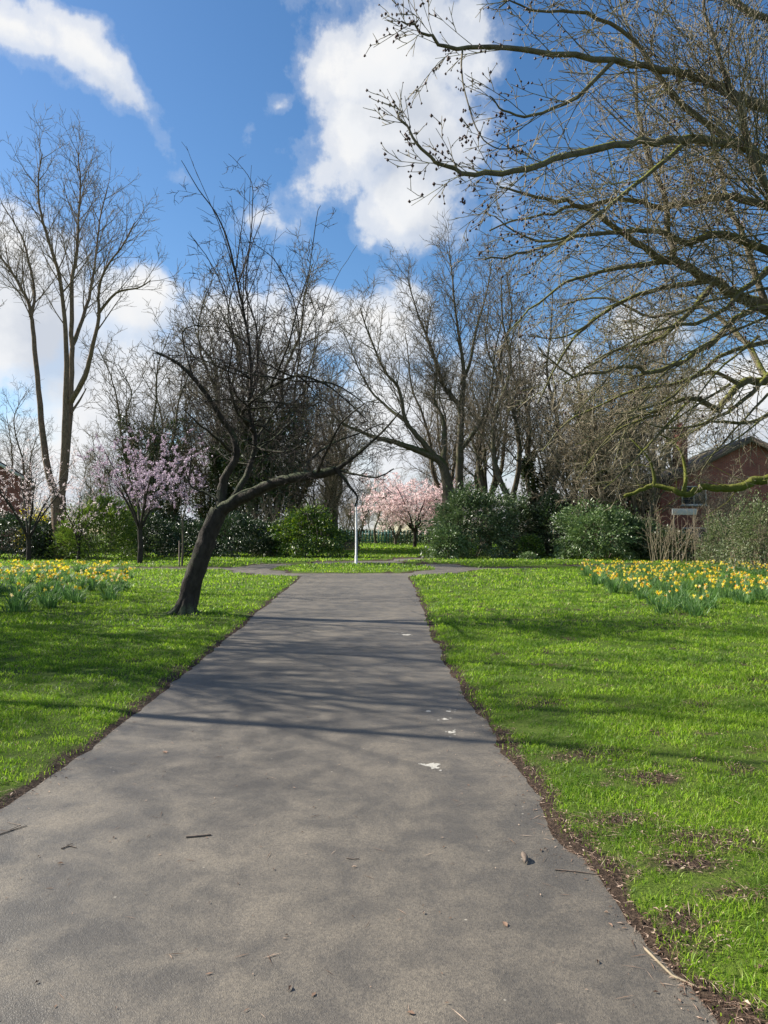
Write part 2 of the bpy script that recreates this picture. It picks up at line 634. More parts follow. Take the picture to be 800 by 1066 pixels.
def tubes_mesh(name, polys, rough=0.0, seed=1):
    """polys: list of (pts, radii, sides)"""
    rng = np.random.default_rng(seed)
    groups = {}
    for pts, rs, k in polys:
        groups.setdefault((len(pts), k), []).append((pts, rs))
    V, Q = [], []
    base = 0
    for (n, k), lst in groups.items():
        P = np.array([l[0] for l in lst], dtype=np.float64)
        R = np.array([l[1] for l in lst], dtype=np.float64)
        mm = len(lst)
        T = np.gradient(P, axis=1)
        T /= np.linalg.norm(T, axis=2, keepdims=True) + 1e-9
        ref = rng.normal(size=(mm, 3))
        U = np.zeros_like(P)
        cur_ = ref
        for i in range(n):
            cur_ = cur_ - (cur_ * T[:, i]).sum(1, keepdims=True) * T[:, i]
            cur_ = cur_ / (np.linalg.norm(cur_, axis=1, keepdims=True) + 1e-9)
            U[:, i] = cur_
        Vv = np.cross(T, U)
        th = np.arange(k) * 2 * np.pi / k
        ring = U[:, :, None, :] * np.cos(th)[None, None, :, None] + Vv[:, :, None, :] * np.sin(th)[None, None, :, None]
        rr = np.repeat(R[:, :, None], k, axis=2)
        if rough:
            lobes = rng.normal(size=(mm, 1, k)) * rough * .8
            rr = rr * (1 + np.where(R[:, :, None] > .025, rng.normal(size=rr.shape) * rough + lobes, 0))
        X = P[:, :, None, :] + ring * rr[..., None]
        V.append(X.reshape(-1, 3))
        idx = base + np.arange(mm * n * k).reshape(mm, n, k)
        a = idx[:, :-1, :]
        b_ = idx[:, 1:, :]
        q = np.stack([a, np.roll(a, -1, 2), np.roll(b_, -1, 2), b_], -1).reshape(-1, 4)
        Q.append(q)
        base += mm * n * k
    return mesh_np(name, np.concatenate(V), np.concatenate(Q), None, True)


def leaves_mesh(name, pts, size, aspect=.45, rng=None, out_dir=None, outw=.6, up=0.0, svar=.35):
    """one small folded quad per point"""
    rng = rng or NPR
    pts = np.asarray(pts, dtype=np.float64)
    n = len(pts)
    d = rng.normal(size=(n, 3))
    d /= np.linalg.norm(d, axis=1, keepdims=True)
    if out_dir is not None:
        d = d * (1 - outw) + out_dir * outw
    d[:, 2] += up
    d /= np.linalg.norm(d, axis=1, keepdims=True) + 1e-9
    s = rng.normal(size=(n, 3))
    s -= (s * d).sum(1, keepdims=True) * d
    s /= np.linalg.norm(s, axis=1, keepdims=True) + 1e-9
    nn = np.cross(d, s)
    L = size * (1 + svar * rng.uniform(-1, 1, size=(n, 1)))
    Wd = L * aspect * .5
    v0 = pts - d * L * .5
    v1 = pts + s * Wd + nn * Wd * .3
    v2 = pts + d * L * .5
    v3 = pts - s * Wd + nn * Wd * .3
    V = np.stack([v0, v1, v2, v3], 1).reshape(-1, 3)
    i = np.arange(n)[:, None] * 4
    T = np.concatenate([i + np.array([[0, 1, 2]]), i + np.array([[0, 2, 3]])])
    return mesh_np(name, V, None, T)


# ------------------------------------------------------------------ smooth numpy noise
_grids = {}


def vnoise(x, y, scale, seed=0):
    if seed not in _grids:
        _grids[seed] = np.random.default_rng(1000 + seed).random((256, 256))
    gr = _grids[seed]
    u = np.asarray(x) * scale + 500
    v_ = np.asarray(y) * scale + 500
    i0 = np.floor(u).astype(int)
    j0 = np.floor(v_).astype(int)
    fu = u - i0
    fv = v_ - j0
    fu = fu * fu * (3 - 2 * fu)
    fv = fv * fv * (3 - 2 * fv)
    a = gr[i0 % 256, j0 % 256]
    b_ = gr[(i0 + 1) % 256, j0 % 256]
    c_ = gr[i0 % 256, (j0 + 1) % 256]
    d_ = gr[(i0 + 1) % 256, (j0 + 1) % 256]
    return (a * (1 - fu) + b_ * fu) * (1 - fv) + (c_ * (1 - fu) + d_ * fu) * fv


def fnoise(x, y, scale, seed=0, oct_=4):
    s = 0
    amp, tot = 1.0, 0
    for o_ in range(oct_):
        s = s + amp * vnoise(x, y, scale * 2 ** o_, seed + o_)
        tot += amp
        amp *= .55
    return s / tot


# ------------------------------------------------------------------ ground plan
LE = [(0, 845), (60, 806), (100, 778), (150, 736), (200, 695), (240, 662), (270, 636), (290, 620), (308, 606), (314, 601)]
RE = [(745, 1066), (690, 1000), (640, 930), (590, 875), (560, 830), (520, 770), (490, 730), (464, 690), (450, 660), (440, 632), (430, 608), (424, 601)]
LW = [G(*p_) for p_ in LE]
RW = [G(*p_) for p_ in RE]
LW = [(-2.15, -8.0), (-2.13, 0.0)] + LW
RW = [(1.25, -8.0), (1.16, 0.0)] + RW
JY = 26.0  # path meets the ring about here
LWa, RWa = np.array(LW), np.array(RW)
IC = (-1.35, 33.0)   # island centre
IRX, IRY = 3.6, 4.6
ORX, ORY = 5.4, 7.2


def left_edge(y):
    return np.interp(y, LWa[:, 1], LWa[:, 0])


def right_edge(y):
    return np.interp(y, RWa[:, 1], RWa[:, 0])


def arm_dist(x, y, pts, hw):
    """distance inside (negative) a strip along pts"""
    best = np.full(np.shape(x), 1e9)
    for (ax, ay), (bx, by) in zip(pts[:-1], pts[1:]):
        dx, dy = bx - ax, by - ay
        tt = np.clip(((x - ax) * dx + (y - ay) * dy) / (dx * dx + dy * dy), 0, 1)
        best = np.minimum(best, np.hypot(x - ax - tt * dx, y - ay - tt * dy))
    return best - hw


ARMS = [
    ([(-5.5, 31.8), (-9, 32.6), (-14, 32.5), (-24, 31), (-45, 26)], 1.0),
    ([(2.6, 31.5), (5.5, 32.3), (9, 34.5), (16, 38.0)], 0.9),
    ([(-1.4, 39.0), (1.5, 44), (8, 50), (20, 56), (45, 62)], 1.0),
]


def path_sdf(x, y):
    """negative inside any path"""
    x = np.asarray(x, float)
    y = np.asarray(y, float)
    wob = (fnoise(x, y, 1.3, 31, 3) - .5) * .14 + (fnoise(x, y, 9.0, 36, 2) - .5) * .05
    main = np.maximum(left_edge(y) - x, x - right_edge(y))
    # flare at the junction
    main = np.maximum(main, y - (JY + 2.2))
    out_e = np.hypot((x - IC[0]) / ORX, (y - IC[1]) / ORY)
    in_e = np.hypot((x - IC[0]) / IRX, (y - IC[1]) / IRY)
    ring = np.maximum((out_e - 1) * 5.4, (1 - in_e) * 3.6)
    s = np.minimum(main, ring)
    for pts, hw in ARMS:
        s = np.minimum(s, arm_dist(x, y, pts, hw))
    s = np.where(in_e < 1, np.maximum(s, (1 - in_e) * 3.6), s)
    return s + wob


PATCH = [G(750, 880) + (.42, .2), G(715, 905) + (.25, .14), G(648, 858) + (.30, .14), G(620, 790) + (.5, .25), G(710, 965) + (.14, .1), G(770, 940) + (.2, .1),
         G(655, 640) + (1.5, .6), G(720, 655) + (1.6, .5), G(600, 655) + (.8, .4), G(225, 652) + (.7, .9), G(255, 645) + (.5, .8), G(190, 700) + (.8, .5),
         G(130, 690) + (.6, .35), G(690, 690) + (1.0, .25), G(560, 735) + (.4, .25), G(780, 720) + (.6, .3)]


def soil(x, y):
    x = np.asarray(x, float)
    y = np.asarray(y, float)
    s = path_sdf(x, y)
    e = np.clip(1 - (s - .01) / (.03 + .62 * np.clip(fnoise(x, y, 2.6, 61, 4) - .26, 0, 1) * np.where(x > 0, 1.05, .75)), 0, 1) * .95
    nn = fnoise(x, y, 1.7, 41, 4)
    pt = np.zeros_like(x)
    for (px_, py_, rx_, ry_) in PATCH:
        pt = np.maximum(pt, np.exp(-(((x - px_) / rx_) ** 2 + ((y - py_) / ry_) ** 2)))
    pt = pt * (.1 + 1.15 * nn) * np.clip(1.25 - y / 16, .45, 1)
    scat = np.clip((fnoise(x, y, 3.4, 51, 4) - .565) * 5, 0, 1) * .68
    return np.clip(np.maximum(np.maximum(e, pt), scat * (x > 0) + scat * .6 * (x <= 0)), 0, 1)


def nonuni(a, b_, fine, far, growth=1.25):
    xs = list(np.arange(a, b_ + 1e-6, fine))
    st = fine
    while xs[-1] < far:
        st *= growth
        xs.append(xs[-1] + st)
    st = fine
    while xs[0] > -far:
        st *= growth
        xs.insert(0, xs[0] - st)
    return np.array(xs)


def grid_mesh(name, xs, ys, zf, keep=None):
    X, Y = np.meshgrid(xs, ys)
    Z = zf(X, Y)
    V = np.stack([X, Y, Z], -1).reshape(-1, 3)
    nx, ny = len(xs), len(ys)
    idx = np.arange(nx * ny).reshape(ny, nx)
    q = np.stack([idx[:-1, :-1], idx[:-1, 1:], idx[1:, 1:], idx[1:, :-1]], -1)
    if keep is not None:
        q = q[keep(X, Y)]
    q = q.reshape(-1, 4)
    used, inv = np.unique(q.ravel(), return_inverse=True)
    return mesh_np(name, V[used], inv.reshape(-1, 4), None, True), V[used]


def lawn_z(x, y):
    s = path_sdf(x, y)
    up_ = np.clip(s / .35, -1, 1)
    h = .012 + .022 * up_ + (fnoise(x, y, .5, 71, 3) - .5) * .05 * np.clip(s / .6, 0, 1)
    return np.where(s < 0, -.03 * np.clip(-s / .08, 0, 1) + .010, h)


xs = nonuni(-9, 10, .09, 900)
ys = nonuni(1.2, 20, .09, 900)
gme, gv = grid_mesh('ground', xs, ys, lawn_z)
a_ = gme.attributes.new('soil', 'FLOAT', 'POINT')
a_.data.foreach_set('value', soil(gv[:, 0], gv[:, 1]).astype(np.float32))
tag(ob('ground', gme, M['ground']), kind='structure')

# path sheets (the sheet ends are buried under the raised lawn edge)


def strip_mesh(name, Lp, Rp, nsub, z=.004):
    Lp, Rp = np.array(Lp), np.array(Rp)
    V, Q = [], []
    k = 9
    for i in range(len(Lp)):
        for j in range(k):
            f = j / (k - 1)
            V.append((*(Lp[i] * (1 - f) + Rp[i] * f), z))
    for i in range(len(Lp) - 1):
        for j in range(k - 1):
            a = i * k + j
            Q.append((a, a + 1, a + k + 1, a + k))
    return mesh_np(name, V, Q, None, True)


yy = np.concatenate([np.arange(-8, 1, .5), np.arange(1, 27.5, .25)])
Lp = [(float(left_edge(y)) - .12, y) for y in yy]
Rp = [(float(right_edge(y)) + .12, y) for y in yy]
tag(ob('path', strip_mesh('path', Lp, Rp, 8), M['asphalt']), kind='structure')
# ring round the grass island, and its arms
th = np.linspace(0, 2 * np.pi, 97)
inn = [(IC[0] + (IRX - .1) * math.cos(a), IC[1] + (IRY - .1) * math.sin(a)) for a in th]
outr = [(IC[0] + (ORX + .12) * math.cos(a), IC[1] + (ORY + .12) * math.sin(a)) for a in th]
tag(ob('ring_path', strip_mesh('ring_path', outr, inn, 8, .0015), M['asphalt_dusty']), kind='structure')
for ai, (pts, hw) in enumerate(ARMS):
    P_ = np.array(pts, float)
    tt = np.linspace(0, len(P_) - 1, 60)
    cx_ = np.interp(tt, range(len(P_)), P_[:, 0])
    cy_ = np.interp(tt, range(len(P_)), P_[:, 1])
    dx_, dy_ = np.gradient(cx_), np.gradient(cy_)
    ln = np.hypot(dx_, dy_)
    nx_, ny_ = -dy_ / ln, dx_ / ln
    h_ = hw + .1
    tag(ob('side_path', strip_mesh('side_path', np.stack([cx_ + nx_ * h_, cy_ + ny_ * h_], 1), np.stack([cx_ - nx_ * h_, cy_ - ny_ * h_], 1), 8, -.001 - .001 * ai),
           M['asphalt_dusty']), kind='structure')


# ------------------------------------------------------------------ grass
def grass_zone(y0, y1, dens, h, wd, seed, outer=False, margin=1.12):
    rng = np.random.default_rng(seed)
    area = (2 * .55 * margin * y1 + 2) * (y1 - y0)
    n = int(area * dens)
    y = rng.uniform(y0, y1, n)
    x = rng.uniform(-1, 1, n) * (.55 * margin * y1 + 1)
    keep = np.abs(x) < .55 * margin * np.clip(y, 1.8, None) + 1.0
    if outer:    # thinner, broader blades beside the densely covered part
        n = int((y1 - y0) * 13 * dens)
        y = rng.uniform(y0, y1, n)
        x = rng.choice([-1, 1], n) * (.55 * margin * np.clip(y, 1.8, None) + 1.0 + rng.uniform(0, 6.5, n))
        keep = np.ones(n, bool)
    x, y = x[keep], y[keep]
    # tufts: pull some blades towards tuft centres
    s = path_sdf(x, y)
    so = soil(x, y)
    tuft = .55 * fnoise(x, y, 7.5, 81, 2) + .45 * fnoise(x, y, 1.8, 85, 2)
    keep = (s > -.015) & (rng.random(len(x)) > so * 1.0) & (rng.random(len(x)) < 2.6 * np.clip(tuft - .26, 0, 1))
    x, y, s, tuft = x[keep], y[keep], s[keep], tuft[keep]
    n = len(x)
    z = lawn_z(x, y)
    hh = h * (.35 + 1.0 * rng.random(n)) * (.25 + 1.5 * tuft)
    ang = rng.uniform(0, 2 * np.pi, n)
    dx, dy = np.cos(ang), np.sin(ang)
    lean = hh * rng.uniform(.2, 1.6, n)
    la = rng.uniform(0, 2 * np.pi, n)
    lx, ly = np.cos(la) * lean, np.sin(la) * lean
    ww = wd * rng.uniform(.6, 1.3, n) * .5
    b0 = np.stack([x - dx * ww, y - dy * ww, z - .004], 1)
    b1 = np.stack([x + dx * ww, y + dy * ww, z - .004], 1)
    m0 = np.stack([x - dx * ww * .8 + lx * .35, y - dy * ww * .8 + ly * .35, z + hh * .6], 1)
    m1 = np.stack([x + dx * ww * .8 + lx * .35, y + dy * ww * .8 + ly * .35, z + hh * .6], 1)
    tp = np.stack([x + lx, y + ly, z + hh], 1)
    V = np.stack([b0, b1, m1, m0, tp], 1).reshape(-1, 3)
    i = np.arange(n)[:, None] * 5
    return V, i + np.array([[0, 1, 2, 3]]), i + np.array([[3, 2, 4]])


VV, QQ, TT, bs = [], [], [], 0
for zi, z_ in enumerate([(1.8, 4.2, 12000, .026, .0036), (4.2, 7.0, 8000, .027, .0050), (7.0, 12, 3300, .031, .0085), (12, 20, 900, .042, .016), (20, 32, 190, .060, .030), (32, 62, 52, .07, .06), (62, 108, 16, .09, .14), (-1.5, 9, 1500, .036, .009, 1), (9, 20, 450, .042, .018, 1), (-1.5, 1.8, 3500, .033, .005)]):
    v_, q_, t_ = grass_zone(*z_[:5], seed=100 + zi, outer=len(z_) > 5)
    VV.append(v_)
    QQ.append(q_ + bs)
    TT.append(t_ + bs)
    bs += len(v_)
gm = mesh_np('grass', np.concatenate(VV), np.concatenate(QQ), np.concatenate(TT))
tag(ob('grass', gm, M['grass']), label='short bright green grass covering the lawns on both sides of the path', cat='grass', kind='stuff')
print('grass blades', bs // 5)

# leaf litter and small twigs along the path edges and on bare soil
rng = np.random.default_rng(5)
n = 240000
y = 1.8 + 18 * rng.random(n) ** 1.6
x = rng.uniform(-1, 1, n) * (.6 * y + 1)
so = soil(x, y)
s = path_sdf(x, y)
right_bias = np.where(x > 0, 1.3, .55)
keep = (((so > .3) & (rng.random(n) < so * right_bias) & (s > -.02)) | ((s < 0) & (s > -.30) & (rng.random(n) < .30 * np.exp(s * 18) * right_bias)) | ((s <= -.02) & (rng.random(n) < .006)) | ((s > .1) & (rng.random(n) < .05)))
x, y = x[keep], y[keep]
n = len(x)
inside = path_sdf(x, y) < .02
z = np.where(inside, .008, lawn_z(x, y) + .006) + rng.random(n) * .012 * (~inside)
ang = rng.uniform(0, 2 * np.pi, n)
L = np.where(rng.random(n) < .4, rng.uniform(.02, .10, n), rng.uniform(.006, .022, n))
wd = np.where(L > .035, rng.uniform(.0015, .004, n), L * rng.uniform(.2, .5, n))
dx, dy = np.cos(ang) * L * .5, np.sin(ang) * L * .5
ex, ey = -np.sin(ang) * wd * .5, np.cos(ang) * wd * .5
tz = rng.uniform(-.3, .3, n) * L * .5 * (~inside)
cu = wd * rng.uniform(.0, .8, n)
V = np.stack([np.stack([x - dx, y - dy, z - tz], 1), np.stack([x + ex, y + ey, z + cu], 1), np.stack([x + dx, y + dy, z + tz], 1), np.stack([x - ex, y - ey, z + cu], 1)], 1).reshape(-1, 3)
i = np.arange(n)[:, None] * 4
me = mesh_np('leaf_litter', V, None, np.concatenate([i + np.array([[0, 1, 2]]), i + np.array([[0, 2, 3]])]))
tag(ob('leaf_litter', me, M['litter']), label='brown dead leaves and broken twigs strewn along the path edges', cat='leaf litter', kind='stuff')


# ------------------------------------------------------------------ bare trees
class Tree:
    def __init__(self, seed, base):
        self.r = random.Random(seed)
        self.base = Vector(base)
        self.wood, self.twig = [], []
        self.tips = []
        self.rmin = .003

    def _emit(self, pts, rs, lvl, cut=2):
        k = 12 if rs[0] > .09 else (8 if rs[0] > .035 else (5 if rs[0] > .012 else 3))
        b_ = self.base
        pl = ([(p_.x - b_.x, p_.y - b_.y, p_.z - b_.z) for p_ in pts], rs, k)
        (self.wood if lvl < cut else self.twig).append(pl)

    def rv(self):
        r_ = self.r
        return Vector((r_.gauss(0, 1), r_.gauss(0, 1), r_.gauss(0, 1)))

    def grow(self, p_, d, L, r0, lvl, P):
        n_ = max(3, min(14, int(L / P['seg'][min(lvl, len(P['seg']) - 1)])))
        st = L / n_
        wig = P['wig'][min(lvl, len(P['wig']) - 1)]
        trop = P['trop'][min(lvl, len(P['trop']) - 1)]
        pts, rs = [p_.copy()], [r0]
        d = d.copy()
        bend = self.rv() * .35 * wig
        rend = max(self.rmin * .6, r0 * .22)
        for i in range(n_):
            d = d + self.rv() * wig * .5 + bend * .5
            d.z += trop
            d.normalize()
            p_ = p_ + d * st
            pts.append(p_)
            rs.append(r0 + (rend - r0) * ((i + 1) / n_) ** .85)
        self._emit(pts, rs, lvl)
        if lvl + 1 < P['levels']:
            self.spawn(pts, rs, L, lvl, P)
        else:
            self.tips.append((pts[-1], d.copy()))

    def spawn(self, pts, rs, L, lvl, P, t0=None, dens=None, clen=None):
        rn = self.r
        t0 = P['t0'] if t0 is None else t0
        dens = P['dens'][min(lvl, len(P['dens']) - 1)] if dens is None else dens
        nch = max(2, int(L * dens * rn.uniform(.8, 1.25)))
        if lvl >= 2:
            nch = min(nch, P.get('maxc', 9))
        az_ = rn.uniform(0, 6.28)
        N = len(pts) - 1
        ratio = P['ratio'][min(lvl, len(P['ratio']) - 1)]
        for c_ in range(nch):
            t_ = t0 + (1 - t0) * (c_ + rn.random() * .8) / nch
            f = t_ * N
            i = min(N - 1, int(f))
            f -= i
            q = pts[i].lerp(pts[i + 1], f)
            if P.get('fade') and lvl == 0 and rn.random() < (t_ - .45) / .55 * P['fade']:
                continue
            dr = (pts[i + 1] - pts[i]).normalized()
            rl = rs[i] * (1 - f) + rs[i + 1] * f
            az_ += 2.4 + rn.uniform(-.5, .5)
            a = dr.orthogonal().normalized()
            b_ = dr.cross(a)
            side = a * math.cos(az_) + b_ * math.sin(az_)
            if P.get('flat'):
                side.z *= (1 - P['flat'])
                if side.length > 1e-3:
                    side.normalize()
            ang = RAD(rn.uniform(*P['ang']))
            cd = dr * math.cos(ang) + side * math.sin(ang)
            if clen is not None:
                Lc = clen(t_) * rn.uniform(.65, 1.25)
            else:
                Lc = L * ratio * (1 - .5 * t_) * rn.uniform(.6, 1.3)
            Lc = max(Lc, P['minl'])
            rc = max(self.rmin, min(rl * .72, P['k'] * Lc))
            self.grow(q, cd, Lc, rc, lvl + 1, P)

    def limb(self, pts, r0, r1, P, lvl=0, dens=None, clen=None, t0=.15, jit=.03, nsub=4, spawn=True, power=.62):
        """hand-set limb through the points (smoothed), then children"""
        C = []
        for i in range(len(pts) - 1):
            p0 = pts[max(0, i - 1)]
            p1, p2 = pts[i], pts[i + 1]
            p3 = pts[min(len(pts) - 1, i + 2)]
            for s_ in range(nsub):
                u = s_ / nsub
                C.append(.5 * ((2 * p1) + (p2 - p0) * u + (2 * p0 - 5 * p1 + 4 * p2 - p3) * u * u + (3 * p1 - p0 - 3 * p2 + p3) * u ** 3))
        C.append(pts[-1].copy())
        seg = sum((C[i + 1] - C[i]).length for i in range(len(C) - 1))
        for i in range(1, len(C) - 1):
            C[i] = C[i] + self.rv() * jit * seg / len(C)
        N = len(C) - 1
        rs = [r0 + (r1 - r0) * (i / N) ** power for i in range(N + 1)]
        self._emit(C, rs, lvl)
        if spawn:
            self.spawn(C, rs, seg, lvl, P, t0, dens, clen)
        return C, rs

    def build(self, name, label, cat, wmat, tmat, group=None, loc=None, rough=.05):
        o = thing(name, label, cat, self.base if loc is None else loc, 0, group)
        if self.wood:
            ob('trunk', tubes_mesh('trunk', self.wood, rough), M[wmat], o)
        if self.twig:
            ob('crown', tubes_mesh('crown', self.twig), M[tmat], o)
        return o


def ivy_on(tree, parent, z0, z1, rad, n_, mat='ivy', size=.16, maxr=.03, seed=3):
    """leaves wrapped round the thicker wood between two heights"""
    rg = np.random.default_rng(seed)
    S = []
    for pts, rs, k in tree.wood:
        for i in range(len(pts) - 1):
            if rs[i] > maxr:
                zz = (pts[i][2] + pts[i + 1][2]) / 2
                if z0 < zz < z1:
                    S.append((*pts[i], *pts[i + 1], rs[i]))
    if not S:
        return
    S = np.array(S)
    ln = np.linalg.norm(S[:, 3:6] - S[:, :3], axis=1) * (.3 + S[:, 6])
    j = rg.choice(len(S), n_, p=ln / ln.sum())
    u = rg.random((n_, 1))
    c_ = S[j, :3] * (1 - u) + S[j, 3:6] * u
    d = rg.normal(size=(n_, 3))
    d[:, 2] *= .3
    d /= np.linalg.norm(d, axis=1, keepdims=True)
    lump = .4 + 1.2 * fnoise(c_[:, 2] * 1.1 + d[:, 0], d[:, 1] + c_[:, 0], 1.2, 90, 2)
    rr = (S[j, 6] + rad * lump * rg.random(n_) ** .5 * (1 - .55 * (c_[:, 2] - z0) / (z1 - z0)))[:, None]
    ob('ivy', leaves_mesh('ivy', c_ + d * rr, size, .8, rg, d, .5), M[mat], parent)


PBARE = dict(levels=5, seg=[.8, .5, .35, .22, .15], wig=[.10, .16, .20, .24, .25], trop=[.02, .05, .05, .04, .04], dens=[1.0, 1.9, 3.0, 5.0], ratio=[.5, .46, .45, .5],
             ang=(24, 58), t0=.18, minl=.25, k=.016, maxc=8)


def P_(**kw):
    d = dict(PBARE)
    d.update(kw)
    return d


# --- 1. leaning cherry beside the path
def leaning_tree():
    D = 14.0
    b_ = G(192, 641)
    T = Tree(11, (b_[0], b_[1], 0))
    T.rmin = .0048
    P = P_(levels=5, seg=[.3, .22, .14, .10, .08], wig=[.14, .24, .28, .3, .3], trop=[.02, .035, .03, .02, .02], dens=[3.6, 5.2, 6.5, 7.5], ratio=[.5, .50, .48, .45], ang=(28, 70), k=.010, minl=.14, t0=.2, maxc=9, fade=1.0)

    def w(px, py, dd=0.0):
        return W(px, py, D + dd)
    T.limb([w(189, 646), w(194, 632), w(203, 600), w(213, 570), w(221, 548), w(229, 531)], .20, .165, P, spawn=False, jit=.05)
    # root flare
    for ax, ay in ((-.36, .06), (-.26, -.26), (.02, -.34), (.26, -.26), (.38, -.02), (.1, .3)):
        bb = T.base
        T.limb([bb + Vector((ax * 1.3, ay * 1.3, -.06)), bb + Vector((ax * .6, ay * .6, .04)), bb + Vector((ax * .2 + .05, ay * .2, .32)), bb + Vector((.14, 0, .75))], .095, .07, P, spawn=False)
    cl = lambda a, b: (lambda t_: a + (b - a) * t_)
    # right limb
    C, R = T.limb([w(229, 533), w(245, 522, -.1), w(265, 512, -.3), (w(285, 503, -.5)), w(305, 498, -.7), w(330, 494, -.9), w(350, 489, -1.0)], .135, .075, P, clen=cl(1.1, 1.2), dens=3.2, t0=.4)
    e = C[-1]
    T.limb([e, w(366, 478, -1.1), w(385, 462, -1.2), w(400, 448, -1.3), w(417, 428, -1.4)], .05, .012, P, clen=cl(.9, .5), dens=5.7)
    T.limb([e, w(358, 497, -1.05), w(364, 506, -1.1), w(372, 517, -1.1), w(370, 527, -1.2)], .045, .014, P, clen=cl(.5, .3), dens=6.6)
    T.limb([C[18], w(322, 480, -.6), w(345, 462, -.3), w(372, 452, 0), w(400, 440, .3)], .04, .010, P, clen=cl(.9, .5), dens=5.7)
    T.limb([C[20], w(340, 470, -1.4), w(356, 440, -1.9), (w(380, 420, -2.3))], .035, .010, P, clen=cl(.9, .5), dens=5.7)
    T.limb([e, w(372, 494, -1.2), w(392, 497, -1.5), w(410, 488, -1.8)], .03, .010, P, clen=cl(.5, .3), dens=5.7)
    # left crooked limb
    C, R = T.limb([w(229, 533), w(232, 508, .1), w(235, 496, .1), w(247, 474, .1), w(241, 450, .1), w(229, 433, 0), w(217, 413, -.1), w(201, 393, -.2), w(184, 377, -.3), w(163, 367, -.3)],
                  .11, .022, P, clen=cl(1.1, .8), dens=4.9, t0=.3)
    T.limb([C[28], w(190, 352, -.1), w(196, 341, .1), w(212, 338, .1)], .022, .008, P, clen=cl(.5, .3), dens=5.7)
    # upright limb with the high shoots
    C, R = T.limb([w(232, 530), w(250, 508, .3), w(261, 484, .5), w(266, 457, .6), w(259, 425, .6), w(262, 395, .5), w(258, 349, .4), w(250, 308, .2), w(240, 261, .1), w(228, 227, 0), w(207, 197, -.1), w(189, 167, -.2)],
                  .085, .005, P, clen=cl(1.5, .25), dens=4.6, t0=.22, power=.55)
    T.limb([C[16], w(266, 390, 1.0), w(268, 345, 1.0), w(256, 300, .8), w(262, 240, .6), w(263, 200, .6), w(258, 182, .6), w(238, 160, .6)], .032, .004, P, clen=cl(1.3, .2), dens=4.6)
    T.limb([C[12], w(285, 430, 1.0), w(300, 400, 1.2), w(312, 360, 1.4), w(305, 310, 1.3), w(285, 270, 1.2), w(262, 245, 1.0), w(262, 172, .9)], .032, .004, P, clen=cl(1.3, .2), dens=4.6)
    T.limb([C[14], w(248, 430, -.5), w(238, 390, -.9), w(243, 350, -1.2), w(232, 300, -1.4), w(214, 265, -1.5), w(196, 242, -1.6)], .03, .004, P, clen=cl(1.3, .2), dens=4.6)
    # arching limb to the right
    C2, R = T.limb([C[13], w(252, 432, .2), w(268, 413, 0), w(295, 396, -.1), w(315, 391, -.2), w(339, 400, -.3), w(362, 418, -.3), w(385, 440, -.4)], .05, .010, P, clen=cl(1.1, .6), dens=5.3)
    T.limb([C[10], w(290, 452, 1.2), w(312, 425, 1.7), w(325, 385, 2.0), w(335, 330, 2.2), w(350, 290, 2.3), w(372, 255, 2.4)], .03, .004, P, clen=cl(1.3, .3), dens=4.6)
    T.limb([C2[10], w(300, 360, -.6), w(310, 320, -.8), w(322, 280, -1.0), w(330, 225, -1.2), w(334, 214, -1.2)], .024, .004, P, clen=cl(1.0, .3), dens=4.6)
    # low left stub with upright shoot
    T.limb([w(226, 520), w(214, 513, .1), w(205, 510, .1), w(197, 503, .1), w(198, 488, .1), w(200, 468, .1), w(196, 445, 0)], .035, .008, P, clen=cl(.6, .3), dens=3.8)
    # extra dense inner twigs
    T.limb([w(240, 470, .1), w(225, 455, -.8), w(205, 440, -1.4), w(190, 425, -1.8)], .035, .010, P, clen=cl(.9, .5), dens=5.7)
    T.limb([w(264, 465, .6), w(285, 470, 0), w(305, 468, -.6), w(330, 450, -1.2)], .035, .010, P, clen=cl(.9, .5), dens=5.7)
    # tangle of crossing boughs filling the middle of the crown
    for k_ in range(26):
        q = C[T.r.randrange(8, 24)] if k_ % 2 else C2[T.r.randrange(2, 20)]
        T.grow(q, Vector((T.r.gauss(0, .9), T.r.gauss(0, .8), T.r.uniform(-.15, .7))).normalized(), T.r.uniform(1.2, 2.3), .020, 1,
               P_(levels=5, seg=[.2, .2, .14, .10, .08], wig=[.2, .26, .28, .3, .3], trop=[.0, .0, .01, .02, .02], dens=[4, 4.5, 6.5, 7.5], ratio=[.5, .5, .48, .45], ang=(30, 75), k=.010, minl=.14, maxc=9))
    for k_ in range(18):   # straight water shoots rising from the limbs
        q = C[T.r.randrange(12, 34)]
        T.grow(q, Vector((T.r.uniform(-.4, .5), T.r.uniform(-.4, .4), 1)), T.r.uniform(1.4, 3.0), .014, 2, P_(levels=4, seg=[.3, .3, .3, .2], wig=[.1, .1, .10, .2], trop=[.02, .03, .03, .03], dens=[1, 1, 2.0, 3], ratio=[.3, .3, .2, .3], ang=(25, 50), k=.006, minl=.15))
    return T.build('cherry_tree', 'leaning dark bare tree with a long low limb reaching over the path edge', 'tree', 'bark_dark', 'twig_dark', rough=.07)


leaning_tree()


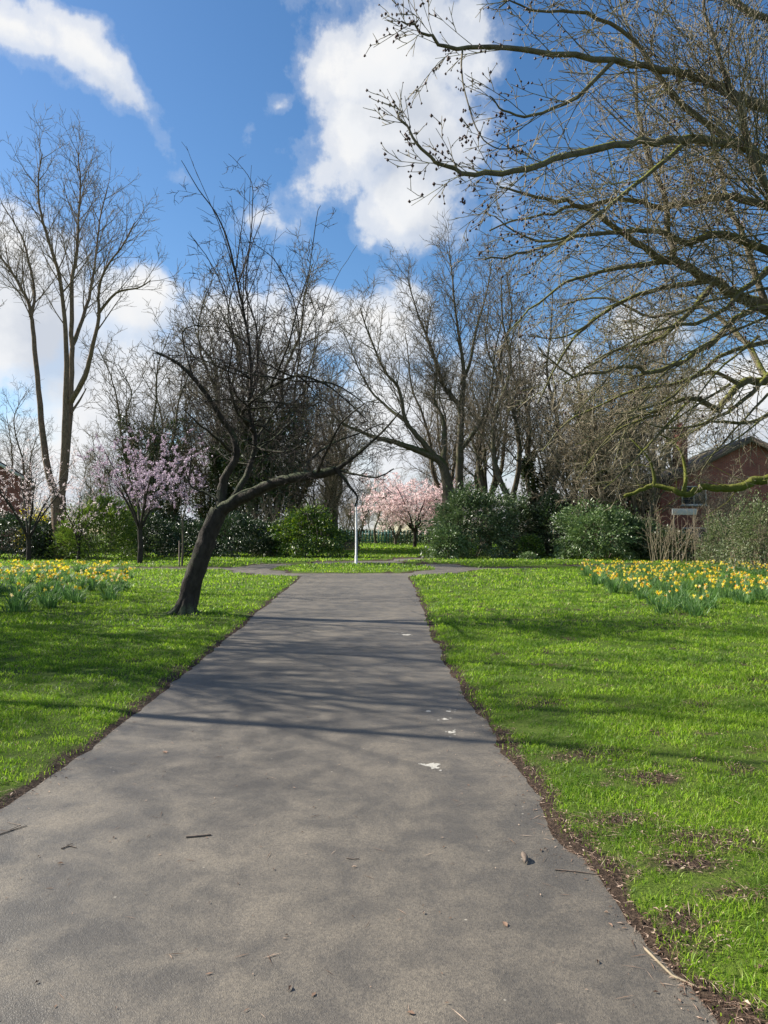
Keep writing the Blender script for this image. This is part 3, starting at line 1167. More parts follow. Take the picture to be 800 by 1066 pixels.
# --- 2. near tree at the right, its boughs hanging over the lawn
def near_tree():
    T = Tree(23, (9.2, 9.5, 0))
    T.rmin = .0036
    P = P_(levels=4, seg=[.3, .2, .14, .09], wig=[.08, .13, .17, .20], trop=[.0, .010, .022, .035], dens=[4.5, 7.0, 8.0], ratio=[.4, .52, .50], ang=(20, 50), k=.0075, minl=.10, t0=.12, maxc=11, flat=.15, fade=.62)
    cl = lambda a, b: (lambda t_: a + (b - a) * t_)
    bb = T.base
    v = Vector
    fork = bb + v((-.1, 0, 2.4))
    T.limb([bb + v((0, 0, -.1)), bb + v((0, 0, .3)), bb + v((-.05, 0, 1.3)), fork], .42, .32, P, spawn=False)
    T.limb([fork, bb + v((-.3, -.2, 4)), bb + v((-.4, -.3, 6)), bb + v((-.2, -.2, 9)), bb + v((.3, 0, 12))], .27, .03, P, clen=cl(3.0, 1.2), dens=1.2, t0=.15)
    up = bb + v((-.3, -.2, 4))
    up2 = bb + v((-.4, -.3, 6))

    def w(px, py, d):
        return W(px, py, d)
    buds = []

    def lim(pts, r0, r1, a, b, dens, t0=.12, **kw):
        return T.limb(pts, r0 * .78, r1, P, clen=cl(a * 1.15, b * 1.0), dens=dens * 1.95, t0=t0, power=.68, jit=.055, **kw)
    # long upper boughs
    lim([up2, w(900, 120, 8.0), w(800, 112, 7.2), w(760, 95, 7.0), w(730, 80, 6.8), w(700, 77, 6.6), w(640, 62, 6.3), w(550, 52, 6.0), w(475, 50, 5.8), w(445, 37, 5.7), w(418, 22, 5.6)], .10, .006, 1.2, .22, 3.6)
    lim([up2, w(880, 190, 8.0), w(800, 166, 7.0), w(770, 152, 6.8), w(720, 145, 6.5), w(670, 147, 6.2), w(610, 155, 5.9), w(550, 175, 5.6), w(495, 181, 5.4), w(455, 168, 5.3), w(430, 145, 5.2), w(416, 117, 5.2)], .085, .006, 1.1, .2, 3.6)
    lim([up, w(900, 380, 8.8), w(800, 322, 8.2), w(770, 310, 8.0), w(740, 292, 7.8), w(700, 272, 7.5), w(680, 265, 7.4), w(640, 235, 7.2), w(600, 212, 7.0), w(560, 205, 6.8), w(520, 195, 6.7)], .13, .008, 1.5, .45, 3.4)
    lim([up2, w(880, 250, 8.8), w(800, 214, 8.2), w(750, 205, 8.0), w(690, 216, 7.8), w(650, 206, 7.7), w(600, 216, 7.5), w(565, 222, 7.4), w(510, 240, 7.2)], .09, .007, 1.4, .4, 3.2)
    lim([up, w(880, 300, 8.2), w(800, 262, 7.6), w(750, 245, 7.4), w(710, 250, 7.3), w(660, 240, 7.2), w(600, 248, 7.0), w(550, 262, 6.9), w(505, 270, 6.8)], .085, .007, 1.2, .35, 3.4)
    # lower arching boughs with drooping shoots
    lim([up, w(880, 330, 8.4), w(790, 322, 7.9), w(725, 368, 7.6), w(680, 388, 7.5), w(650, 380, 7.4), w(600, 392, 7.3), w(560, 360, 7.2)], .07, .007, 1.0, .4, 3.2)
    lim([w(740, 292, 7.8), w(690, 300, 7.7), w(640, 318, 7.7), w(600, 350, 7.6), w(575, 390, 7.5), w(560, 420, 7.5)], .045, .006, .9, .35, 3.4)
    lim([w(700, 272, 7.5), w(650, 278, 7.3), w(600, 290, 7.2), w(560, 315, 7.1), w(530, 345, 7.0)], .04, .006, .9, .35, 3.4)
    lim([fork, w(880, 400, 9.0), w(800, 395, 8.6), w(770, 400, 8.4), w(750, 425, 8.3), w(720, 415, 8.2), w(690, 425, 8.1), w(650, 440, 8.0), w(620, 470, 8.0)], .10, .007, 1.0, .4, 3.2)
    lim([w(770, 400, 8.4), w(740, 388, 8.3), w(700, 400, 8.2), w(665, 405, 8.1), w(630, 420, 8.0), w(590, 440, 7.9), w(565, 470, 7.9)], .04, .006, .9, .35, 3.2)
    lim([up, w(860, 250, 7.4), w(800, 200, 6.9), w(770, 110, 6.8), w(740, 40, 6.8), w(730, -60, 6.9)], .08, .010, 1.4, .6, 3.0)
    lim([up2, w(880, 60, 7.6), w(800, 20, 7.2), w(720, -10, 6.8), w(640, -5, 6.5), w(570, -15, 6.3), w(520, 8, 6.2)], .08, .006, 1.1, .3, 3.4)
    lim([w(770, 152, 6.8), w(700, 100, 6.7), (w(660, 40, 6.7)), w(610, 15, 6.6), w(560, 12, 6.5), w(530, 0, 6.4)], .045, .006, 1.0, .3, 3.4)
    lim([w(700, 272, 7.5), w(690, 200, 7.6), w(665, 130, 7.7), w(660, 60, 7.9), w(640, -20, 8.0)], .05, .008, 1.3, .6, 3.0)
    lim([w(800, 322, 8.2), w(770, 240, 8.4), w(745, 160, 8.6), w(735, 80, 8.8)], .06, .012, 1.4, .7, 3.0)
    lim([w(800, 395, 8.6), w(770, 350, 9.2), w(730, 320, 9.6), w(680, 330, 10), w(630, 310, 10.3), w(580, 320, 10.6)], .06, .010, 1.4, .6, 2.8)
    lim([w(720, 145, 6.5), w(670, 185, 6.4), w(620, 225, 6.3), w(580, 250, 6.2), w(545, 245, 6.1), w(515, 225, 6.1)], .035, .005, .8, .25, 4)
    lim([w(640, 62, 6.3), w(600, 100, 6.2), w(555, 120, 6.0), w(525, 115, 6.0), w(510, 100, 5.9)], .03, .005, .7, .25, 4)
    for a_, b2, c_, d_ in (((820, 350, 8.4), (750, 372, 8.0), (690, 420, 7.8), (640, 430, 7.7)), ((820, 370, 8.6), (770, 420, 8.3), (720, 445, 8.2), (670, 440, 8.1)),
                           ((740, 300, 7.9), (690, 350, 7.8), (640, 365, 7.7), (585, 400, 7.6)), ((800, 280, 7.6), (740, 330, 7.3), (680, 345, 7.2), (620, 375, 7.1)),
                           ((820, 420, 8.6), (780, 440, 8.5), (740, 440, 8.4), (700, 462, 8.3))):
        lim([w(*a_), w(*b2), w(*c_), w(*d_)], .045, .006, .95, .4, 3.4)
    # hanging shoot at the outer tip
    T.limb([w(482, 51, 5.8), w(481, 75, 5.8), w(487, 105, 5.75), w(500, 140, 5.7), w(520, 155, 5.7), w(548, 150, 5.7)], .010, .005, P, clen=cl(.25, .15), dens=2.5)
    # long arching epicormic shoots low down
    for (a_, b2, c_) in (((800, 330, 8.0), (700, 380, 7.4), (640, 470, 7.2)), ((790, 350, 8.0), (735, 400, 7.6), (700, 470, 7.5)), ((800, 300, 7.8), (700, 330, 7.2), (600, 430, 7.0)),
                         ((760, 400, 8.2), (700, 440, 8), (655, 485, 7.9)), ((800, 430, 8.2), (770, 455, 8), (730, 480, 7.9)), ((690, 430, 8.1), (640, 450, 8.0), (600, 500, 7.9)),
                         ((720, 415, 8.1), (660, 480, 7.9), (628, 510, 7.8)), ((640, 318, 7.7), (590, 350, 7.5), (550, 350, 7.3)), ((800, 410, 8.3), (745, 470, 8.1), (725, 500, 8.2))):
        T.limb([w(*a_), w(*b2), w(*c_)], .018, .005, P, clen=cl(.5, .3), dens=3.5, nsub=6)
    # mossy low bough, its own part
    T2 = Tree(5, T.base)
    T2.rmin = .003
    P2 = P_(levels=3, seg=[.3, .16, .12], wig=[.10, .3, .3], trop=[0, .06, .05], dens=[2, 5], ratio=[.4, .4], ang=(35, 75), k=.010, minl=.12)
    Cm, Rm = T2.limb([bb + v((-.25, 0, 1.9)), w(900, 480, 9.2), w(840, 488, 9.1), w(800, 498, 9.0), w(784, 501, 9.0), w(768, 508, 9.0), w(750, 509, 9.0), w(732, 507, 9.0), w(718, 515, 9.0), w(704, 511, 9.0), w(682, 505, 9.1), w(666, 510, 9.1), w(650, 517, 9.1)],
                     .080, .018, P2, clen=cl(.7, .4), dens=2.2, jit=.06, power=.9)
    T2.limb([w(712, 513, 9.0), w(714, 500, 9.0), w(713, 485, 9.1), w(709, 470, 9.1), w(698, 458, 9.2), w(686, 452, 9.2)], .032, .010, P2, clen=cl(.6, .3), dens=3)
    T2.limb([w(681, 506, 9.1), w(681, 495, 9.1), w(677, 480, 9.1), w(668, 468, 9.1), w(656, 456, 9.2)], .028, .009, P2, clen=cl(.6, .3), dens=3)
    T.twig += T2.twig
    o = T.build('overhanging_tree', 'bare spreading tree on the right whose budded boughs fill the upper corner', 'tree', 'bark_moss', 'twig_near', rough=.06)
    ob('mossy_bough', tubes_mesh('mossy_bough', T2.wood, .09), M['moss'], o)['label'] = 'low bough thickly coated in bright yellow-green moss'
    # bud clusters
    mb_pts, rn = [], random.Random(9)
    for (tp, d) in T.tips:
        pxx = 400 + 770 * tp.x / max(tp.y, .1)
        if tp.z > 2.5 and rn.random() < (.75 if pxx < 560 else .12):
            mb_pts.append(tp - T.base)
            if rn.random() < .7:
                mb_pts.append(tp - T.base - d * rn.uniform(.05, .12) + Vector((rn.gauss(0, .006), 0, rn.gauss(0, .006))))
    for anchor in ((418, 22, 5.6), (428, 25, 5.6), (437, 32, 5.6), (464, 52, 5.75), (466, 58, 5.75), (470, 62, 5.75), (480, 75, 5.8), (478, 92, 5.8), (484, 115, 5.75), (485, 143, 5.7), (488, 148, 5.7),
                   (424, 140, 5.2), (452, 160, 5.3), (457, 165, 5.3), (458, 155, 5.3), (456, 172, 5.3), (480, 207, 5.4), (520, 118, 6), (524, 122, 6), (606, 97, 6.3), (441, 5, 5.7), (480, 148, 5.7)):
        q = W(*anchor) - T.base
        for _ in range(5):
            mb_pts.append(q + Vector((rn.gauss(0, .018), rn.gauss(0, .018), rn.gauss(0, .018))))
    A = np.array([tuple(q) for q in mb_pts])
    # each bud a small octahedral drop
    n_ = len(A)
    rg = np.random.default_rng(4)
    rr = rg.uniform(.006, .014, (n_, 1, 1))
    octv = np.array([(1, 0, 0), (0, 1, 0), (-1, 0, 0), (0, -1, 0), (0, 0, 1.3), (0, 0, -1.3)])
    V = A[:, None, :] + octv[None] * rr + rg.normal(size=(n_, 6, 3)) * .002
    F = np.array([(0, 1, 4), (1, 2, 4), (2, 3, 4), (3, 0, 4), (1, 0, 5), (2, 1, 5), (3, 2, 5), (0, 3, 5)])
    ob('buds', mesh_np('buds', V.reshape(-1, 3), None, (np.arange(n_)[:, None, None] * 6 + F[None]).reshape(-1, 3)), M['bud'], o)
    print('near tree twigs', len(T.twig))
    return o


near_tree()

CL = lambda a, b: (lambda t_: a + (b - a) * t_)


# --- 3. tall tree with three leaders at the left
def tall_left():
    D = 44.0
    T = Tree(31, W(64, 582, D).xyz)
    T.base.z = 0
    T.rmin = .011
    P = P_(levels=5, seg=[1.2, .7, .5, .35, .3], wig=[.06, .13, .16, .2, .2], trop=[.02, .09, .08, .05, .04], dens=[1.4, 2.0, 2.8, 3.6], ratio=[.45, .45, .45, .5], ang=(22, 48), k=.012, minl=.5, maxc=9)

    def w(px, py, dd=0):
        return W(px, py, D + dd)
    b_ = T.base
    T.limb([b_ + Vector((0, 0, -.1)), w(64, 565), w(62, 540), w(61, 518)], .50, .42, P, spawn=False)
    T.limb([w(61, 522), w(52, 498, .3), w(44.5, 451, .8), w(39, 391, 1.2), w(34, 341, 1.5), w(30, 316, 1.6), w(21, 298, 1.8), w(8, 277, 2), w(-8, 255, 2)], .27, .05, P, clen=CL(4.5, 2.6), dens=1.5, t0=.5)
    T.limb([w(32, 330, 1.5), w(36, 305, 1.8), w(27, 258, 2.2), (w(16, 234, 2.4)), w(2, 212, 2.6)], .12, .03, P, clen=CL(3.5, 2), dens=1.5)
    T.limb([w(63, 522), w(66, 498), w(68, 450, -.2), w(69, 412, -.4), w(69.5, 370, -.6), w(66, 320, -.9), w(61, 284, -1.2), w(50, 248, -1.5), w(43, 223, -1.8), w(40, 190, -2), w(44, 160, -2.2)],
           .28, .03, P, clen=CL(4.5, 2.0), dens=1.5, t0=.45)
    T.limb([w(66, 500), w(72, 440, .5), w(74, 400, .8), w(75, 348, 1), w(75.6, 291, 1.2), w(80, 262, 1.3), w(82, 227, 1.5), w(84, 191, 1.6), w(81, 158, 1.8)], .26, .03, P, clen=CL(4.2, 2.0), dens=1.5, t0=.45)
    T.limb([w(74, 418, -.3), w(89, 391, -1), w(96, 362, -1.6), w(103, 330, -2), w(103, 305, -2.2), w(110, 280, -2.6), w(128, 255, -3), w(140, 232, -3.3)], .19, .03, P, clen=CL(4.0, 2.0), dens=1.5, t0=.35)
    T.limb([w(102, 327, -2), w(121, 305, -2.4), w(143, 300, -2.8), w(157, 292, -3.0)], .10, .03, P, clen=CL(3, 1.6), dens=1.5)
    T.limb([w(75, 360, 1), w(90, 320, 2), w(98, 280, 3), (w(104, 230, 3.6)), w(112, 195, 4)], .15, .03, P, clen=CL(4, 2), dens=1.5)
    T.limb([w(74, 430, .2), w(84, 415, .4), w(90, 404, .4)], .10, .03, P, clen=CL(2, 1), dens=.6)
    return T.build('tall_bare_tree', 'tallest bare tree at the left rising in several upright leaders above the blossom', 'tree', 'bark_orange', 'twig_grey', rough=.04)


tall_left()


# --- 4. central spreading tree
def central():
    D = 56.0
    T = Tree(41, W(474, 576, D).xyz)
    T.base.z = 0
    T.rmin = .013
    P = P_(levels=5, seg=[1.2, .8, .55, .4, .3], wig=[.08, .16, .18, .22, .2], trop=[.02, .07, .07, .05, .04], dens=[1.5, 2.1, 2.8, 3.6], ratio=[.45, .45, .45, .5], ang=(24, 52), k=.012, minl=.55, maxc=9)

    def w(px, py, dd=0):
        return W(px, py, D + dd)
    T.limb([w(472, 582), w(471, 560), w(470, 535), w(468, 513)], .75, .62, P, spawn=False)
    C, R = T.limb([w(468, 515), w(465, 497, -.3), w(460, 482, -.5), w(452, 476, -.8), w(441, 471, -1), w(425, 465, -1.5), w(410, 460, -2), w(390, 455, -2.5), w(375, 449, -3), w(355, 440, -3.4), w(345, 428, -3.6)],
                  .50, .06, P, clen=CL(4.5, 2.5), dens=1.9, t0=.4)
    T.limb([w(462, 484, -.4), w(462, 460, 0), w(461, 436, .4), w(452, 415, .8), w(455, 385, 1.2), w(445, 350, 1.8), w(450, 315, 2.2)], .25, .04, P, clen=CL(4.2, 2.2), dens=1.9, t0=.3)
    T.limb([w(452, 474, -.8), w(434, 453, -1.5), w(422, 436, -2), w(415, 404, -2.5), w(400, 385, -3), w(385, 350, -3.4), w(375, 320, -3.8)], .25, .04, P, clen=CL(4.5, 2.2), dens=1.9, t0=.3)
    T.limb([w(425, 440, -2), w(405, 425, -1), w(385, 405, 0), w(370, 375, .6), w(358, 345, 1)], .16, .03, P, clen=CL(3.6, 2), dens=1.9, t0=.3)
    T.limb([w(476, 582, 1), w(477, 545, 1), w(478, 513, 1), w(479, 467, 1), w(480, 429, 1.2), w(470, 412, 1.2), w(462, 401, 1.3), w(448, 359, 1.6), w(434, 324, 1.8), w(424, 288, 2)], .5, .035, P, clen=CL(4.5, 2.4), dens=1.9, t0=.4)
    T.limb([w(480, 432, 1.2), w(483, 390, 1), w(480, 362, .6), w(475, 327, .2), w(471, 290, 0), w(468, 262, 0)], .24, .035, P, clen=CL(4.2, 2.2), dens=1.9, t0=.25)
    T.limb([w(479, 469, 1), w(494, 450, .4), w(503, 434, 0), w(512, 405, -.4), w(515, 370, -.8), w(522, 335, -1)], .22, .035, P, clen=CL(3.8, 2.2), dens=1.9, t0=.3)
    T.limb([w(481, 400, 1), w(490, 375, 2), w(497, 340, 2.6), w(508, 300, 3), w(512, 270, 3.2)], .18, .035, P, clen=CL(4.0, 2.2), dens=1.9, t0=.3)
    return T.build('spreading_bare_tree', 'wide bare tree in the middle with twin trunks rising behind the laurel', 'tree', 'bark_grey', 'twig_grey', rough=.05), T


central()


# --- upright generic bare trees (prototypes, then copies)
def auto_tree(seed, H, spread, trunks=1, lean=.03, t0z=.25, rmin=.013, r0=None, dens=1.4, levels=5, trop=.07, first=CL(4.2, 1.8), k=.012):
    T = Tree(seed, (0, 0, 0))
    T.rmin = rmin
    rn = T.r
    r0 = r0 or H * (.016 if trunks == 1 else .0125)
    P = P_(levels=levels, seg=[1.2, .8, .55, .4, .3], wig=[.07, .14, .18, .22, .2], trop=[.02, trop, .07, .05, .04], dens=[1.3, 1.9, 2.6, 3.4], ratio=[.45, .45, .45, .5], ang=(26, 55), k=k, minl=.5, maxc=9)
    fz = H * t0z
    if trunks > 1:
        T.limb([Vector((0, 0, -.1)), Vector((0, .02, fz * .5)), Vector((.05, 0, fz))], r0 * 2.0, r0 * 1.6, P, spawn=False)
    for i in range(trunks):
        a = 6.28 * i / trunks + rn.random()
        s_ = spread * (rn.uniform(.35, 1.05) if trunks > 1 else .25)
        pts = [Vector((0, 0, -.1)) if trunks == 1 else Vector((0, 0, fz - .4))]
        z0 = 0 if trunks == 1 else fz
        hf = rn.uniform(.68, 1.0) if i else 1.0
        for j in range(1, 7):
            u = j / 6
            rr = s_ * u ** .8
            pts.append(Vector((math.cos(a) * rr + rn.gauss(0, H * lean * .5), math.sin(a) * rr + rn.gauss(0, H * lean * .5), z0 + (H * hf - z0) * u)))
        T.limb(pts, r0, r0 * .12, P, clen=first, dens=dens, t0=t0z if trunks == 1 else .12)
    return T


# back trees (grown once, then copied)
TA = auto_tree(51, 17, 4.2, 3, t0z=.2, first=CL(4.6, 2.0))
TB = auto_tree(52, 17, 2.0, 1, t0z=.28, first=CL(4.4, 1.6), dens=2.4)
TC = auto_tree(53, 15, 4.2, 5, t0z=.12, first=CL(3.8, 1.8), dens=1.6)
TD = auto_tree(54, 13, 5.4, 7, t0z=.10, first=CL(4.0, 2.2), dens=1.7, trop=.03)

TE = auto_tree(55, 20, 4.8, 5, t0z=.22, first=CL(4.6, 2.2), dens=1.7, trop=.06)

GRP = 'bare trees along the far side of the park'


def at(px, d, z=0):
    p_ = W(px, 555, d)
    return (p_.x, p_.y, z)


A0 = TA.build('bare_tree', 'bare tree with ivy low down, half hidden behind the leaning tree crown', 'tree', 'bark_grey', 'twig_grey', loc=at(262, 60))
ivy_on(TA, A0, 0, 7, .6, 5000)
B0 = TB.build('bare_tree', 'straight single-trunked bare tree just right of the twin-trunked spreading tree', 'tree', 'bark_grey', 'twig_grey', loc=at(524, 52))
C0 = TC.build('bare_tree', 'rounded bushy bare tree with ivy in its lower crown, right of the tallest tree', 'tree', 'bark_grey', 'twig_grey', loc=at(150, 62))
ivy_on(TC, C0, 1, 9, .8, 6500)
D0 = TD.build('bare_tree', 'low wide tan-twigged bare tree behind the glossy round shrub', 'tree', 'bark_grey', 'twig_tan', loc=at(612, 50))
E0 = TE.build('bare_tree', 'broad-crowned bare tree behind the right half of the spreading tree', 'tree', 'bark_grey', 'twig_grey', loc=at(507, 66))
# copies; ivy is a child too, so it comes with A0 and C0
spots = [
    (B0, 541, 58, 1.9, 1.3, 'thin upright bare tree, second trunk right of the spreading tree'),
    (B0, 573, 55, 3.4, 1.15, 'upright bare tree standing behind the dark thicket left of the glossy round shrub'),
    (C0, 640, 50, 2.2, 1.15, 'bare tree heavily wrapped in ivy behind the glossy round shrub'),
    (A0, 556, 62, 4.0, 1.15, 'bare tree with ivy clad base behind the dark thicket'),
    (D0, 585, 62, 2.6, 1.1, 'tan-twigged bare tree deep behind the upright trunks'),
    (A0, 760, 64, 1.0, .8, 'bare tree with ivy rising behind the brick house'),
    (D0, 668, 46, 5.0, .85, 'tan-twigged low bare tree right of the glossy round shrub'),
    (C0, 213, 72, 5.1, .95, 'bare tree behind the mauve blossom, between the ivied tree and the leaning tree'),
    (A0, 305, 74, 2.9, 1.25, 'bare tree far behind the rounded green bush'),
    (D0, 330, 66, .8, .95, 'low wide bare tree right behind the rounded green bush'),
    (D0, 118, 60, 3.9, .72, 'low bare tree above the bamboo-like green shrub'),
    (B0, 502, 60, 5.5, 1.2, 'slender bare tree partly hidden behind the spreading tree'),
    (A0, 232, 64, 4.4, 1.3, 'tall bare tree just left behind the leaning tree crown'),
    (C0, 285, 60, .4, 1.35, 'bushy bare tree right behind the leaning tree crown'),
    (C0, 180, 68, 2.0, 1.2, 'bushy bare tree behind the gap between mauve and young trees'),
    (D0, 250, 70, 3.3, 1.15, 'wide tan-twigged tree deep behind the leaning trunk'),
    (B0, 352, 72, 1.7, .9, 'slim bare tree between the rounded bush and the distant pink tree'),
    (B0, 452, 92, 2.7, 1.1, 'slim bare tree seen through the middle of the spreading tree'),
    (B0, 655, 60, 5.5, 1.3, 'tall straight bare tree behind the ivy-wrapped tree'),
    (E0, 348, 70, 1.2, .95, 'broad-crowned bare tree between the leaning tree and the spreading tree'),
    (E0, 468, 76, 2.9, 1.1, 'broad-crowned bare tree directly behind the tall laurel'),
    (E0, 690, 66, .6, 1.1, 'broad-crowned bare tree to the left behind the brick house'),
    (D0, 748, 43.0, 2.3, .42, 'small tan-twigged tree standing against the brick house wall'),
    (A0, 20, 70, 5.0, .85, 'bare tree far behind the pale pink tree at the left edge'),
]
for (src, px_, d, rz, s_, lb) in spots:
    copy_thing(src, at(px_, d), rz, lb, s_)
A0.scale = (1.42,) * 3
C0.scale = (1.22,) * 3
B0.scale = (1.18,) * 3
# distant row beyond the green fence
rn = random.Random(77)
far = [(330, 100), (350, 95), (372, 98), (392, 102), (412, 99), (448, 97), (470, 96), (342, 120), (360, 135), (385, 150), (402, 128), (418, 145), (437, 132), (455, 150), (310, 128), (280, 120), (250, 130), (480, 140), (510, 128), (545, 135), (590, 125), (630, 130), (680, 120), (730, 130), (780, 120), (90, 110), (40, 115), (170, 118), (-20, 110), (210, 128), (840, 120)]
for i, (px_, d) in enumerate(far):
    src = (D0, B0)[i % 2]
    copy_thing(src, at(px_, d), rn.uniform(0, 6.28), 'small distant bare tree in the row beyond the green fence', rn.uniform(.55, .8), 'distant bare trees beyond the green fence')
# trees standing left of the view; their boughs reach the left edge and shade the path
copy_thing(A0, (-15.6, 21.0, 0), .6, 'bare tree at the left edge, only its fine twigs reaching into view', .66)
copy_thing(TD.build('shade_tree', 'bare tree off to the left beside the daffodils, its shade crossing the path', 'tree', 'bark_grey', 'twig_grey', loc=(-12.8, 15.8, 0)), (-17.5, 9.8, 0), 2.4,
           'second bare tree off to the left, nearer the viewer, shading the path', .95)
bpy.data.objects['shade_tree'].scale = (.70,) * 3
copy_thing(bpy.data.objects['shade_tree'], (-12.9, 12.4, 0), 1.2, 'bushy bare tree off to the left between the sparse ones and the daffodils', .74)
TF = auto_tree(56, 11, 1.2, 1, t0z=.35, first=CL(3.0, 1.4), dens=1.1, levels=3, r0=.15, rmin=.008)
F0 = TF.build('sparse_tree', 'straight sparse bare tree off to the left throwing crisp bough shadows over the near path', 'tree', 'bark_grey', 'twig_grey', loc=(-8.8, 8.6, 0))
copy_thing(F0, (-9.4, 10.4, 0), 2.2, 'straight sparse bare tree off to the left, just behind the one nearest the path', 1.0)
copy_thing(F0, (-10.4, 13.2, 0), 4.4, 'straight sparse bare tree off to the left, farthest back of the three sparse ones', 1.05)


# ------------------------------------------------------------------ blossom trees
def blossom_tree(seed, base, H, spread, name, label, mat, nleaf, size, trunk_h, r0, wm='bark_dark', tm='twig_dark', droop=.0, fork=5, group=None):
    T = Tree(seed, base)
    T.rmin = .006
    P = P_(levels=4, seg=[.5, .35, .25, .2], wig=[.1, .2, .24, .25], trop=[.02, .05 - droop, .03 - droop, .02 - droop], dens=[1.4, 2.6, 3.4], ratio=[.5, .45, .45], ang=(28, 60), k=.010, minl=.25, maxc=7)
    b_ = Vector(base)
    rn = T.r
    T.limb([b_ + Vector((0, 0, -.08)), b_ + Vector((.03, 0, trunk_h * .5)), b_ + Vector((0, 0, trunk_h))], r0, r0 * .8, P, spawn=False)
    for i in range(fork):
        a = 6.28 * i / fork + rn.uniform(-.3, .3)
        R = spread * rn.uniform(.75, 1.05)
        hz = H * rn.uniform(.78, 1.0)
        pts = [b_ + Vector((0, 0, trunk_h - .05))]
        for j in range(1, 5):
            u = j / 4
            pts.append(b_ + Vector((math.cos(a) * R * u * .9, math.sin(a) * R * u * .9, trunk_h + (hz - trunk_h) * (u ** .8))))
        T.limb(pts, r0 * .5, r0 * .1, P, clen=CL(spread * .65, spread * .35), dens=1.6, t0=.15)
    T.limb([b_ + Vector((0, 0, trunk_h - .05)), b_ + Vector((.2, 0, H * .6)), b_ + Vector((0, .1, H))], r0 * .5, r0 * .1, P, clen=CL(spread * .7, spread * .4), dens=1.8, t0=.1)
    o = T.build(name, label, 'tree', wm, tm, group)
    rg = np.random.default_rng(seed)
    S = []
    for pts, rs, k in T.twig:
        for i in range(len(pts) - 1):
            S.append((*pts[i], *pts[i + 1]))
    S = np.array(S)
    j = rg.integers(0, len(S), nleaf)
    u = rg.random((nleaf, 1))
    q = S[j, :3] * (1 - u) + S[j, 3:] * u + rg.normal(size=(nleaf, 3)) * size * .5
    ob('blossom', leaves_mesh('blossom', q, size, .8, rg), M[mat], o)
    return o


# pink weeping cherry in the middle distance
blossom_tree(61, at(432, 78), 6.6, 6.0, 'pink_cherry_tree', 'small pink blossom tree alone on the far lawn', 'pink', 26000, .13, 1.7, .22, droop=.11, fork=10)
# mauve tree at the left
blossom_tree(62, at(146, 37.5), 6.2, 3.3, 'mauve_blossom_tree', 'mauve-pink blossom tree with a straight slim trunk on the left lawn', 'mauve', 15000, .052, 1.7, .15, fork=6)
# young staked sapling
blossom_tree(63, at(190, 34.5), 5.2, 1.3, 'young_blossom_tree', 'slender young tree with sparse pale mauve blossom beside a stake, left of the leaning trunk', 'mauve', 1500, .06, 2.2, .05, wm='bark_grey', fork=4)
# pale pink tree at the left edge
blossom_tree(64, at(30, 40), 5.6, 3.2, 'pale_blossom_tree', 'pale pink blossom tree below the tallest bare tree at the left edge', 'pale_pink', 4500, .05, 1.2, .14, fork=6)
blossom_tree(65, at(82, 41.2), 4.0, 1.9, 'pale_blossom_tree', 'smaller pale pink blossom tree between the tallest trunk and the mauve tree', 'pale_pink', 2000, .05, 1.0, .10, fork=5)
blossom_tree(66, at(500, 95), 6.0, 3.4, 'far_blossom_tree', 'pinkish tree mostly hidden behind the tall laurel', 'pale_pink', 5000, .16, 1.4, .2, fork=6)


# ------------------------------------------------------------------ shrubs
def shrub(name, label, px, d, wpx, h, mat, n_, size, seed, aspect=.45, depth=None, lump=.28, outw=.55, up=0.0, stems=8, cat='shrub', group=None, fullness=.30, extra=None, base_z=.0):
    rg = np.random.default_rng(seed)
    c_ = at(px, d)
    rx = wpx * d / 770.0 / 2
    ry = (depth or rx * 2) / 2
    o = thing(name, label, cat, c_, 0, group)
    dr = rg.normal(size=(n_, 3))
    dr /= np.linalg.norm(dr, axis=1, keepdims=True)
    dr[:, 2] = np.where(dr[:, 2] < -.93, -dr[:, 2], dr[:, 2])
    a = np.arctan2(dr[:, 1], dr[:, 0])
    ln = fnoise(a * 1.3 + 20, dr[:, 2] * 2.2 + 7, 1.0, 200 + seed, 3) - .5
    ln2 = fnoise(np.cos(a) * 3.5 + 20 + dr[:, 2] * 2, np.sin(a) * 3.5 + 7 + dr[:, 2] * 5, 1.0, 240 + seed, 2) - .5
    rad = (1 + lump * 2.6 * ln + lump * 1.5 * ln2) * (1 - fullness * rg.random(n_) ** 2.0)
    stray = rg.random(n_) < .13
    rad = np.where(stray, rad * rg.uniform(1.0, 1.28, n_), rad)
    hz = h / 2
    hor = np.hypot(dr[:, 0], dr[:, 1])
    fl_ = np.where(dr[:, 2] < 0.05, np.clip(.95 / (hor + 1e-6), 1, 1.8), 1.0)
    P3 = np.stack([dr[:, 0] * rad * rx, dr[:, 1] * rad * ry, hz * .98 + dr[:, 2] * rad * hz * 1.02], 1)
    # fill the skirt down to the ground
    low = P3[:, 2] < h * .45
    sq = 1 + .12 * low
    P3[:, 0] *= sq * fl_
    P3[:, 1] *= sq * fl_
    P3[:, 2] = np.maximum(P3[:, 2], size * .3)
    ob('foliage', leaves_mesh('foliage', P3, size, aspect, rg, dr, outw, up), M[mat], o)
    T = Tree(seed, (0, 0, 0))
    T.rmin = .008
    P = P_(levels=3, seg=[.3, .25, .2], wig=[.12, .2, .2], trop=[.03, .03, .02], dens=[2.0, 3.0], ratio=[.45, .4], ang=(20, 50), k=.012, minl=.2, maxc=5)
    for i in range(stems):
        a = rg.uniform(0, 6.28)
        T.grow(Vector((math.cos(a) * rx * .2, math.sin(a) * ry * .2, -.05)), Vector((math.cos(a) * .55 * rx / h * 2, math.sin(a) * .55, 1)), h * .8, .035, 0, P)
    ob('stems', tubes_mesh('stems', T.wood + T.twig), M['twig_grey'], o)
    return o


